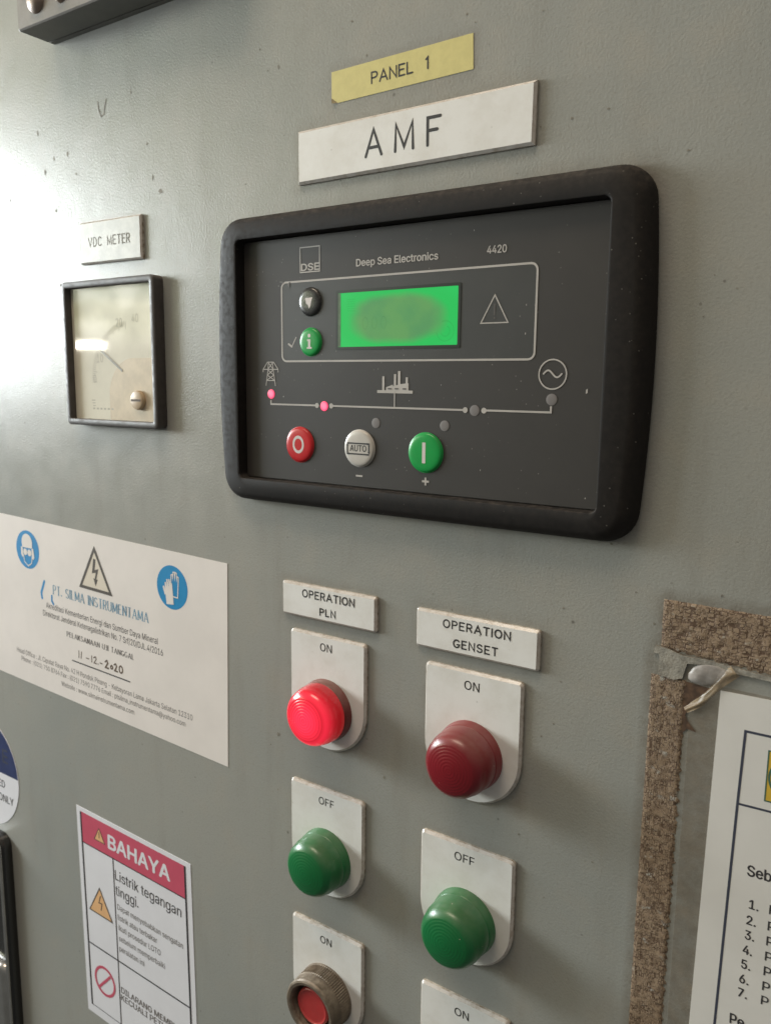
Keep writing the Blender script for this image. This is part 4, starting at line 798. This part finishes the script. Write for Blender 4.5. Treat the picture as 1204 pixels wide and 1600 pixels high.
# ================================================================== PILOT LAMPS
def lamp_profile(h):
    return [(15.6, 2.2), (15.6, 4.5), (15.2, 5.2), (14.9, 7.5), (14.5, h*.55)], h
def ridged(r0, d0, d1, n=8, amp=.02):
    pr = []
    N = n*6
    for i in range(N+1):
        u = i/N; r = r0*(1-u); base = d0+(d1-d0)*(1-(1-u)**2)
        w = amp*math.cos(2*math.pi*u*n) if 0.06 < u < .97 else 0
        pr.append((max(r, .02), base+w))
    return pr
def pilot(cx, cz, h, lens, collar, label, lit=False):
    t = thing('pilot_lamp', label, 'indicator lamp', cx, cz-15.6, 2.2, 'round pilot lamps on the label plates')
    c = MB(); c.lathe(cx, cz, [(15.9, 2.2), (15.9, 3.4), (15.6, 4.2), (15.5, 6.4), (15.2, 7.15), (15.05, 7.3), (13, 7.3)], 72); co = c.build('collar', collar, t, smooth=50)
    l = MB()
    side = [(15.0, 6.6), (15.15, 7.1), (15.15, 8.0), (15.0, h-9.0), (14.7, h-7.9), (14.5, h-7.3), (14.35, h-6.2), (14.1, h-5.0), (13.6, h-3.9), (12.9, h-3.0), (12.0, h-2.2)]
    pr = side+ridged(11.1, h-1.65, h, 8, .08 if lit else .03)
    gl = None
    if lit: gl = [0.0, .0, .02, .12, .2, .22, .3, .4, .5, .6, .65]+[(.55+.45*min(1, i/30))*(1-(.24 if i % 6 in (2, 3) else 0)) for i in range(len(pr)-11)]
    l.lathe(cx, cz, pr, 72, glow=gl); l.build('lens', lens, t, smooth=70)
    return t
pilot(26.0, -171.9, 20.5, 'lit', 'collar_red', 'glowing red lamp with ringed domed lens under OPERATION PLN', True)
pilot(107.9, -173.2, 22.0, 'lens_red', 'lens_red', 'unlit dark red dusty lamp under OPERATION GENSET')
pilot(25.6, -252.9, 20.5, 'lens_green', 'lens_green', 'dusty green lamp on the OFF plate directly below the glowing red lamp')
pilot(107.4, -255.0, 22.5, 'lens_green', 'lens_green', 'dusty green lamp on the OFF plate directly below the dark red lamp')

# ---- recessed push button
t = thing('push_button', 'red push button recessed in a ribbed brown ring at the bottom edge', 'push button', 25.8, -347, 2.2)
c = MB(); c.lathe(25.8, -331.5, [(16.6, 2.2), (16.6, 3.0), (16.3, 3.4), (16.3, 9.6), (15.7, 10.0), (15.9, 10.4), (15.9, 15.6), (15.4, 16.6), (14.6, 17.0), (13.2, 16.8), (12.5, 15.8), (11.6, 9.0)], 160, knurl=(2, 3)); c.build('ring', 'ring', t, smooth=24)
c = MB(); c.lathe(25.8, -331.5, [(12.4, 8.6), (.02, 8.6)], 48); c.build('well', 'well', t)
c = MB(); c.lathe(25.8, -331.5, [(10.2, 8.7), (10.2, 13.4), (9.8, 14.2), (9.0, 14.4), (8.5, 14.0), (7.6, 13.9), (.02, 14.3)], 56); c.build('button', 'push_red', t, smooth=50)

# ================================================================== SQUARE METER
t = thing('panel_meter', 'square black framed voltmeter with aged cream dial and a tan screw', 'meter', -129.2, -36.2)
b = MB(); lo = []
Q = lambda i_, d, r: [(x, d, z) for x, z in rr(-170.3+i_, -88.1-i_, -36.2+i_, 47.2-i_, r, 5, 0, 2)]
lo = [Q(0.3, 0, 3), Q(0.1, 5.8, 3), Q(.25, 6.6, 2.8), Q(.9, 7, 2.4), Q(3.2, 7, 1.2), Q(3.7, 6.7, .8), Q(3.9, 1.5, .6)]
b.loft(lo, cap_end=False); b.build('case', 'meter', t, smooth=40)
b = MB(); b.rect(-166.5, -91.9, -32.4, 43.4, 2.9); dial = b.build('dial', 'dial', t)
b = MB()
piv = (-116.5, -9.5)
for i in range(41):
    a = R(182-i*2.25); r0 = 30 if i % 5 else 28.5; r1 = 33
    b.line([(piv[0]+r0*math.cos(a), piv[1]+r0*math.sin(a)), (piv[0]+r1*math.cos(a), piv[1]+r1*math.sin(a))], .4, 2.95, cap=False)
for s, x, z in (('0', -148.4, -11), ('10', -144.4, .8), ('20', -126, 20.6), ('40', -112.0, 22.6)): text(b, s, (x, z), (x+(2.6 if len(s) == 1 else 5.6), z), 4.6, 2.95)
for i in range(3): b.rect(-151+i*.5, -147.5, -21.5-i*1.6, -21.0-i*1.6, 2.95)
for i in range(6): b.rect(-150+i*3.4, -148+i*3.4, -26.6, -25.6, 2.95)
b.build('scale', 'dialink', dial)
b = MB(); b.line([(-121.5, -4.2), (-150, 13.8)], .45, 3.2); b.line([(-121.5, -4.2), (-144.6, 10.4)], 1.3, 3.15, cap=False); b.build('needle', 'needle', t)
b = MB(); b.flat(arcpts(-112, -19, 22, 180, 90, 16)+[(-92, 3), (-92, -32.3), (-134, -32.3)], 2.98)
MT['dial_tan'] = plain('dial_cover_tan', (0.67, 0.575, 0.45), 0.5, 0.1, scale=0.1); b.build('dial_cover', 'dial_tan', dial)
b = MB(); b.rect(-166.4, -92.0, -32.3, 43.3, 4.0); b.build('glass', 'glass', t)
b = MB(); b.lathe(-107.6, -20.5, [(5.4, 3.0), (5.4, 4.6), (5.0, 5.4), (4.2, 5.7), (.02, 5.8)], 36); sw = b.build('screw', 'tan', t, smooth=40)
b = MB(); b.rect(-111.6, -103.6, -21.1, -19.9, 5.86); b.build('slot', 'slot', sw)

# ================================================================== BOX AT THE TOP LEFT
t = thing('metal_box', 'dark grey metal box with round bolt heads at the top edge', 'box', -120, 180.6)
b = MB(); x0, x1, z0, z1 = -175.4, -20, 180.6, 262
RC = lambda i_, d: [(x, d, z) for x, z in rr(x0+i_, x1-i_, z0+i_, z1-i_, 1.0, 3, 0, 1)]
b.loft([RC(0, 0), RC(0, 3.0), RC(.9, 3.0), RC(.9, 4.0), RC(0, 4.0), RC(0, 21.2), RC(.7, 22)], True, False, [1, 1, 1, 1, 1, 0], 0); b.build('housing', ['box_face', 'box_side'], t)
for x, z, r in ((-157, 192.2, 6.7), (-135.4, 189.6, 3.8)):
    b = MB(); b.lathe(x, z, [(r, 21.9), (r, 22.6), (r*.92, 23.6), (r*.7, 24.9), (r*.4, 25.7), (.02, 26)], 32); b.build('bolt', 'bolt', t, smooth=60)

# ================================================================== YELLOW STRIP
t = thing('label_strip', 'yellow tape strip printed PANEL 1 above the white AMF plate', 'label', 63, 113.6)
b = MB(); b.slab([(31.2, 113.9), (99.6, 114.9), (99.1, 128.4), (27.7, 127.3), (27.8, 116.4)], 0, .22); b.build('strip', 'yellow', t)
b = MB(); b.add([(31.2, .28, 113.9), (27.8, .28, 116.4), (28.6, 1.3, 113.8)], [(0, 2, 1), (0, 1, 2)]); MT['fold'] = plain('strip_back', (0.33, 0.27, 0.14), 0.5); b.build('folded_corner', 'fold', t)
s = MB(); engrave(s, 'PANEL 1', (49.4, 118.3), (78.6, 118.9), 5.1, .72, .27, gap=.24, space=.75); s.build('lettering', 'engrave', t)

# ================================================================== INSPECTION STICKER
t = thing('inspection_sticker', 'long pinkish white company inspection sticker with two blue safety circles', 'sticker', -160, -224)
b = MB(); b.slab([(-46.6, -224.5), (-43.8, -106.8), (-284, -99.9), (-286.5, -215.7)], 0, .25); b.build('sheet', 'paper_pink', t)
D = .3
s = MB(); s.ngon(-231.3, -122.4, 13.1, D, 40); ic = s.build('pictogram', 'blue', t)
s = MB(); s.ngon(-88.6, -126.8, 13.0, D, 40); ic2 = s.build('pictogram', 'blue_deep', t)
s = MB(); s.line([(-214.2, -141.8), (-218.2, -150), (-217.6, -153.6)], 2.0, D); s.line([(-206.5, -150.5), (-206.8, -154), (-205.2, -155.8)], 1.7, D)
s.build('logo_mark', 'blue', t)
s = MB(); D2 = .42
# helmet, goggles and mask
s.flat([(-237.2, -121.2)]+arcpts(-231.6, -117.6, 6.0, 178, 2, 14)+[(-225.9, -121.2)], D2)
s.flat([(-238.6, -120.8), (-236.8, -121.4), (-236.4, -127.5), (-237.6, -128.2), (-239, -126)], D2); s.flat([(-226.6, -121.4), (-224.6, -121), (-223.8, -127), (-225.2, -129), (-226.6, -127.8)], D2)
s.line([(-236.2, -126.5), (-235.4, -131), (-231.2, -133.6), (-227.2, -131.2), (-226.4, -126.8)], .7, D2)
s.ngon(-234.0, -124.2, 2.3, D2, 14); s.ngon(-229.2, -124.4, 2.3, D2, 14)
s.build('pictogram_detail', 'paper_pink', ic); s = MB()
# gloves: one in front, one outlined behind
def glove(cx, cz, k, ang, fill):
    P = [(-3.4, -9), (3.2, -9), (3.4, -1), (3.4, 4.6), (2.2, 5.0), (2.0, 1.5), (1.6, 7.0), (.4, 7.3), (.2, 1.8), (-.4, 7.2), (-1.6, 7.0), (-1.6, 1.8), (-2.2, 5.4), (-3.3, 5.0), (-3.4, -1)]
    P = turn([(cx+x*k, cz+z*k) for x, z in P], (cx, cz), ang)
    if fill: s.flat(P, D2)
    else: s.line(P, .7, D2, closed=True)
glove(-86.3, -124.0, .9, -4, False); glove(-91.2, -128.8, .92, 5, True); s.line([(-95.6, -127.4), (-94.4, -131)], 1.6, D2)
s.build('pictogram_detail', 'paper_pink', ic2)
s = MB(); tr = [(-176.2, -139.6), (-143.2, -140.7), (-159.3, -111.2)]; s.flat(inset(tr, 1.0), D); tc_ = s.build('warning_triangle', 'cream', t)
s = MB(); s.line(inset(tr, .9), 2.0, D+.06, closed=True); s.flat([(-160.6, -119.3), (-158.2, -119.6), (-159.6, -126.4), (-155.8, -125.4), (-158.4, -132.2), (-156.9, -132.4), (-159.4, -136.8), (-161.2, -131.8), (-159.9, -132), (-158.6, -128.0), (-162.4, -128.9)], D+.06)
s.build('bolt_mark', 'dgrey_ink', tc_)
s = MB()
serif(s, 'PT. SILMA INSTRUMENTAMA', (-204.6, -148.9), (-110.6, -151.7), 6.0, D, .15, .065); s.build('company_name', 'teal', t)
s = MB()
text(s, 'Akreditasi Kementerian Energi dan Sumber Daya Mineral', (-213.6, -159.6), (-102.4, -163.5), 3.9, D); text(s, 'Direktorat Jenderal Ketenagalistrikan No. 7 Srf/20/DJL.4/2016', (-217.6, -165.5), (-98.5, -169.8), 3.9, D)
serif(s, 'PELAKSANAAN UJI TANGGAL', (-192.1, -175.3), (-125.2, -177.7), 3.3, D, .17, .08); s.line([(-187.6, -190.8), (-129.8, -192.7)], .8, D)
s.build('lettering', 'ink', t)
s = MB()
text(s, 'Head Office : Jl. Ciputat Raya No. 42 H Pondok Pinang - Kebayoran Lama Jakarta Selatan 12310', (-251.5, -197.5), (-74.6, -204.0), 3.5, D); text(s, 'Phone : (021) 750 8764 Fax : (021) 7590 7776 Email : ptsilma_instrumentama@yahoo.com', (-246.6, -202.9), (-80.8, -209.3), 3.3, D)
text(s, 'Website : www.silmainstrumentama.com', (-201.1, -211.2), (-126.9, -213.4), 3.3, D); s.build('address', 'ink_soft', t)
s = MB()
def pen(pts, w=.75): s.line(pts, w, D)
pen([(-180.0, -182.9), (-180.4, -187.6)]); pen([(-177.4, -183.2), (-178, -187.6)]); pen([(-172.6, -186.2), (-170, -186.3)])
pen([(-166.8, -183.6), (-167, -187.6)]); pen([(-164.8, -184.4), (-163.2, -183.5), (-162.2, -184.8), (-164.6, -187.8), (-162.2, -187.9)]); pen([(-160.6, -187.6), (-160.4, -187.9)]); pen([(-158.6, -186.6), (-156.2, -186.7)])
pen([(-153.2, -184.6), (-151.5, -183.6), (-150.6, -185), (-153.2, -188.4), (-150.2, -188.5)], 1.1); pen(oval(-147, -187, 1.0, 1.1, 90, 440, 10), 1.0); pen([(-144.4, -184.8), (-143, -184), (-142, -185.4), (-144, -188.6), (-141.4, -188.7)], 1.0); pen(oval(-138, -186.6, 1.6, 2.3, 90, 440, 14), .9)
s.build('handwriting', 'ink_brown', t)

# ================================================================== DANGER STICKER
t = thing('danger_sticker', 'white danger sticker headed BAHAYA on a red band', 'sticker', -135, -452)
b = MB(); b.slab([(-190.1, -447.5), (-78.0, -450.2), (-80.1, -296.6), (-191.9, -293.6)], 0, .25); b.build('sheet', 'paper_blue', t)
s = MB(); s.flat([(-186.4, -318.7), (-85.8, -321.3), (-84.6, -299.6), (-187.7, -296.8)], .3); band = s.build('header_band', 'crimson', t)
s = MB()
for a, w in (([(-187.4, -297.0), (-185.0, -441.2)], 1.5), ([(-85.2, -299.6), (-83.2, -443.5)], 1.5), ([(-185.1, -440.8), (-83.4, -443.4)], .5), ([(-186.8, -318.8), (-85.4, -321.4)], .7), ([(-154.6, -319.8), (-153.6, -441.4)], .9), ([(-185.8, -393.0), (-84.5, -395.2)], 1.0)): s.line(a, w, .38, cap=False)
text(s, 'Listrik tegangan', (-153.2, -334.0), (-89.6, -335.6), 7.0, .36); text(s, 'tinggi.', (-153.3, -345.0), (-130.4, -345.6), 7.0, .36)
s.build('lettering', 'ink', t)
s = MB()
for w, a, b_ in (('Dapat menyebabkan sengatan', (-152.2, -355.2), (-89.0, -356.7)), ('listrik atau terbakar', (-152.2, -362.7), (-113.3, -363.5)), ('ikuti prosedur LOTO', (-151.9, -370.3), (-110.3, -371.0)), ('sebelum memperbaiki', (-151.8, -378.0), (-106.5, -378.6)), ('peralatan ini', (-151.9, -385.5), (-126.8, -385.9))): text(s, w, a, b_, 4.0, .36, .006)
s.build('small_lettering', 'ink_soft', t); s = MB(); text(s, 'DILARANG MEMBUKA', (-152.0, -416.6), (-88.0, -418.0), 4.3, .36, .03); text(s, 'KECUALI PETUGAS', (-152.3, -422.4), (-95.0, -423.6), 4.3, .36, .03)
s.build('prohibition_lettering', 'ink_soft', t)
s = MB(); text(s, 'BAHAYA', (-158.8, -313.7), (-99.2, -315.0), 9.6, .36, .055); s.build('heading', 'paper_blue', band)
s = MB(); s.flat([(-173.4, -312.1), (-162.6, -312.4), (-168.0, -303.0)], .37); tr0 = s.build('warning_triangle', 'orange', band)
s = MB(); s.flat([(-182.2, -366.9), (-158.2, -367.6), (-170.5, -347.4)], .37); tr1 = s.build('warning_triangle', 'orange', t)
s = MB(); s.line([(-182.2, -366.9), (-158.2, -367.6), (-170.5, -347.4)], .9, .42, closed=True)
s.line([(-169.6, -352.6), (-171.8, -358.4), (-168.4, -358.0), (-169.8, -363.4)], .8, .42, cap=False); s.build('triangle_mark', 'dgrey_ink', tr1)
s = MB(); s.line([(-173.4, -312.1), (-162.6, -312.4), (-168.0, -303.0)], .5, .42, closed=True); s.rect(-168.4, -167.7, -310, -305.5, .42); o = s.build('exclamation_mark', 'dgrey_ink', t)
s = MB(); s.ring(-169.3, -416.6, 9.2, 11.2, .37, 48); s.line([(-175.6, -423.0), (-163.2, -410.4)], 1.9, .4, cap=False); s.build('prohibition_mark', 'crimson', t)

# ================================================================== ROUND BLUE AND WHITE STICKER
t = thing('round_sticker', 'round navy and white notice sticker cut off by the left edge', 'sticker', -303.6, -343)
cx, cz, r = -303.6, -299.4, 43.2
b = MB(); b.slab([(cx+r*math.cos(2*math.pi*i/72), cz+r*math.sin(2*math.pi*i/72)) for i in range(72)], 0, .3); b.build('disc', 'paper_blue', t)
s = MB(); s.flat(arcpts(cx, cz, r-.5, 3.2, 176.8, 40), .35); bl = s.build('navy_field', 'navy', t)
s = MB(); text(s, 'E', (-279.2, -287.8), (-272.6, -287.9), 10.5, .42, .02); s.build('field_lettering', 'ink_navy', bl)
s = MB(); text(s, 'ED', (-287.0, -308.2), (-278.6, -308.3), 5.6, .36, .02); text(s, 'ONLY', (-287.6, -319.6), (-268.6, -319.7), 5.8, .36, .02); s.build('lettering', 'ink', t)

# ================================================================== DOOR HANDLE
t = thing('door_handle', 'black and chrome recessed door handle at the lower left edge', 'handle', -302, -560)
H = lambda i_, d, r: [(x, d, z) for x, z in rr(-330+i_, -275.2-i_, -560+i_, -345+i_*-1, r, 6, 0, 3)]
b = MB(); b.loft([H(0, 0, 9), H(0, 6.8, 9), H(.5, 7.6, 8.5), H(1.2, 8.0, 8), H(1.3, 8.0, 8)], cap_end=False); b.build('housing', 'gloss_black', t, smooth=45)
b = MB(); b.loft([H(1.0, 7.4, 8), H(1.0, 8.3, 8), H(1.6, 8.7, 7.5), H(4.2, 8.7, 6), H(4.8, 8.2, 5.5), H(5.0, 4, 5.5)], cap_end=False); b.build('rim', 'chrome', t, smooth=45)
b = MB(); b.flat([(x, z) for x, d, z in H(4.6, 0, 5.5)], 3.6); b.build('recess', 'gloss_black', t)
b = MB(); b.loft([[(x, d, z) for x, z in rr(-322+i_, -281.5-i_, -540+i_, -452-i_, 6, 5, 0, 2)] for i_, d in ((0, 3.4), (0, 6.5), (1.5, 8.6), (4, 9.6), (5, 9.4))], True); b.build('lever', 'chrome', t, smooth=45)

# ================================================================== OLD TAPE FRAME, FILM AND NOTICE AT THE RIGHT
def glue_strip(name, label, x0, x1, z0, z1, horiz, mat, h=.75):
    st = .8; nx = int((x1-x0)/st); nz_ = int((z1-z0)/st); v = []
    for j in range(nz_+1):
        for i in range(nx+1):
            u = i/nx; w = j/nz_; x = x0+(x1-x0)*u; z = z0+(z1-z0)*w
            if not horiz: x += (1-w)*-.2
            rag = lambda q, k: (mnoise.noise((q*.55, k, 0))+.6*mnoise.noise((q*1.7, k, 3)))
            if horiz:
                z += rag(x, 1)*1.1*(1-w)**6 + rag(x, 5)*.25*w**6 + (x-x0)*(-.014 if w > .5 else -.07*(1-w)); x += rag(z, 9)*.4*(1-u)**12
            else:
                x += rag(z, 2)*1.3*u**5 + rag(z, 7)*.25*(1-u)**5
            dd = h*(.65+.3*mnoise.noise((x*.35, z*.35, 2))+.15*mnoise.noise((x*1.1, z*1.1, 8)))
            if i in (0, nx) or j in (0, nz_): dd = .02
            v.append((x, max(.02, dd), z))
    f = [(j*(nx+1)+i, j*(nx+1)+i+1, (j+1)*(nx+1)+i+1, (j+1)*(nx+1)+i) for j in range(nz_) for i in range(nx)]
    b = MB(); b.add(v, f); o = b.build(name, mat, None, smooth=80); tag(o, label, 'tape residue', 'strips of dried brown tape'); return o
glue_strip('tape_residue', 'wide horizontal strip of crazed brown dried tape above the notice', 187.4, 262, -108.2, -89.1, True, 'glue_h')
glue_strip('tape_residue', 'long vertical strip of ribbed brown dried tape beside the notice', 184.4, 197.6, -330, -119.2, False, 'glue_v', .7)
# peeling grey backing left along the inner edge
b = MB()
pts = [(185.4, -107.4), (190, -108.1), (196, -109.4), (204, -109.6), (214, -110.4), (226, -111.4), (262, -113.4), (262, -115.0), (226, -113.2), (214, -112.4), (204, -111.6), (197.5, -112.4), (196.4, -118.6), (193, -119.8), (187.2, -118.8), (187.0, -110.8), (185.2, -110.2)]
b.slab([(x+random.uniform(-.25, .25), z+random.uniform(-.25, .25)) for x, z in pts][::-1], .3, .95, 0)
o = b.build('tape_backing', 'flake', None); tag(o, 'torn grey tape backing between the two brown tape strips', 'tape backing')
b = MB()
for j in range(41):
    pass
b.slab([(199.6, -330), (262, -330), (262, -119.6), (199.6, -118.6)], .05, .30, 0); o = b.build('plastic_sheet', 'film', None); tag(o, 'dirty clear plastic sheet stuck behind the white notice', 'plastic sheet')
b = MB(); b.flat([(197.0, -119.4), (206.5, -120.3), (203, -124.0), (200, -128.6), (198.0, -132.6), (199.2, -135), (202.6, -138.6), (199, -138.0), (197.4, -140.2), (196.9, -133)], .36); o = b.build('rust_stain', 'rust', None); tag(o, 'brown rust stain under the folded film corner', 'stain')
# milky bubble and twisted fold of film
b = MB(); n = 18; v = []
for j in range(n+1):
    for i in range(n+1):
        u = i/n*2-1; w = j/n*2-1
        r_ = math.hypot(u, w); a = math.atan2(w, u); k = max(abs(u), abs(w))/(r_ or 1)
        uu, ww = u*k, w*k
        x = 205.4+7.4*uu+1.6*ww; z = -115.2+4.5*ww+.5*uu
        ir = 1+.16*mnoise.noise((math.cos(a)*1.7, math.sin(a)*1.7, 5)); x = 205.4+(x-205.4)*ir; z = -115.2+(z+115.2)*ir
        v.append((x, .4+1.3*math.sqrt(max(0, 1-(uu*uu+ww*ww)))+.32*mnoise.noise((x*.33, z*.5, 1))*(1-(uu*uu+ww*ww)), z))
b.add(v, [(j*(n+1)+i, j*(n+1)+i+1, (j+1)*(n+1)+i+1, (j+1)*(n+1)+i) for j in range(n) for i in range(n)]); o = b.build('film_bubble', 'bubble', None, smooth=80); tag(o, 'milky plastic bubble lifted at the corner of the tape frame', 'plastic film')
b = MB(); v = []; NN = 26; K = 7
for i in range(NN+1):
    u = i/NN; x = 214.6-16.6*u+1.2*math.sin(u*3.0); z = -111.6-19.4*u**1.15+.8*math.sin(u*7); wdt = 2.1*(1-.6*u)*(1+.2*math.sin(u*9))+.3
    for k in range(K+1):
        q = k/K*2-1; tw = .5+1.0*u
        v.append((x+wdt*q*.76, .8+1.9*(1-u*.6)*(.6-.6*q*q)+.22*math.sin(q*5+u*9)+.3*mnoise.noise((u*14, q*2, 0))+q*wdt*.35*math.sin(tw), z-wdt*q*.65))
b.add(v, [(i*(K+1)+k, i*(K+1)+k+1, (i+1)*(K+1)+k+1, (i+1)*(K+1)+k) for i in range(NN) for k in range(K)]); o = b.build('film_fold', 'flap', None, smooth=70); tag(o, 'yellowed twisted fold of clear film beside the milky bubble', 'plastic film')

t = thing('paper_notice', 'white printed notice with numbered list cut off at the right edge', 'notice', 235, -330)
b = MB(); b.slab([(206.8, -330), (262, -330), (262, -119.4), (210.0, -120.2)], .32, .6); b.build('sheet', 'paper', t)
s = MB(); D = .66
s.line([(262, -133.2), (219.6, -133.5), (218.9, -162), (217.2, -256), (215.8, -330)], .95, D, cap=False); s.line([(218.8, -162.0), (262, -161.0)], .85, D, cap=False); s.build('frame_line', 'ink_navy', t)
s = MB()
text(s, 'Seb', (224.3, -189.0), (232.4, -188.7), 4.2, D, .035)
for i, (x, z) in enumerate(((226.0, -201.8), (225.6, -208.4), (225.5, -214.5), (225.2, -220.7), (225.1, -226.8), (224.9, -233.0), (224.8, -238.9))):
    text(s, '%d.' % (i+1), (x-.2, z), (x+(2.9 if i else 3.0), z), 3.6, D, .03); text(s, 'P', (232.7, z+.5), (235.2, z+.5), 3.6, D, .02)
text(s, 'Pe', (222.6, -251.4), (227.6, -251.3), 4.2, D, .03); s.build('lettering', 'ink', t)
s = MB(); s.rect(227.9, 246, -158.0, -138.8, D); yl = s.build('emblem', 'sign_yellow', t)
s = MB(); s.line([(227.9, -158.0), (246, -158.0), (246, -138.8), (227.9, -138.8)], .5, D+.05, closed=True); s.line(arcpts(237, -148.4, 8.3, 90, 270, 20), .8, D+.05); s.build('emblem_line', 'sign_green', yl)

bpy.context.view_layer.update()
for o in list(sc.objects):
    if 'org' in o: del o['org']
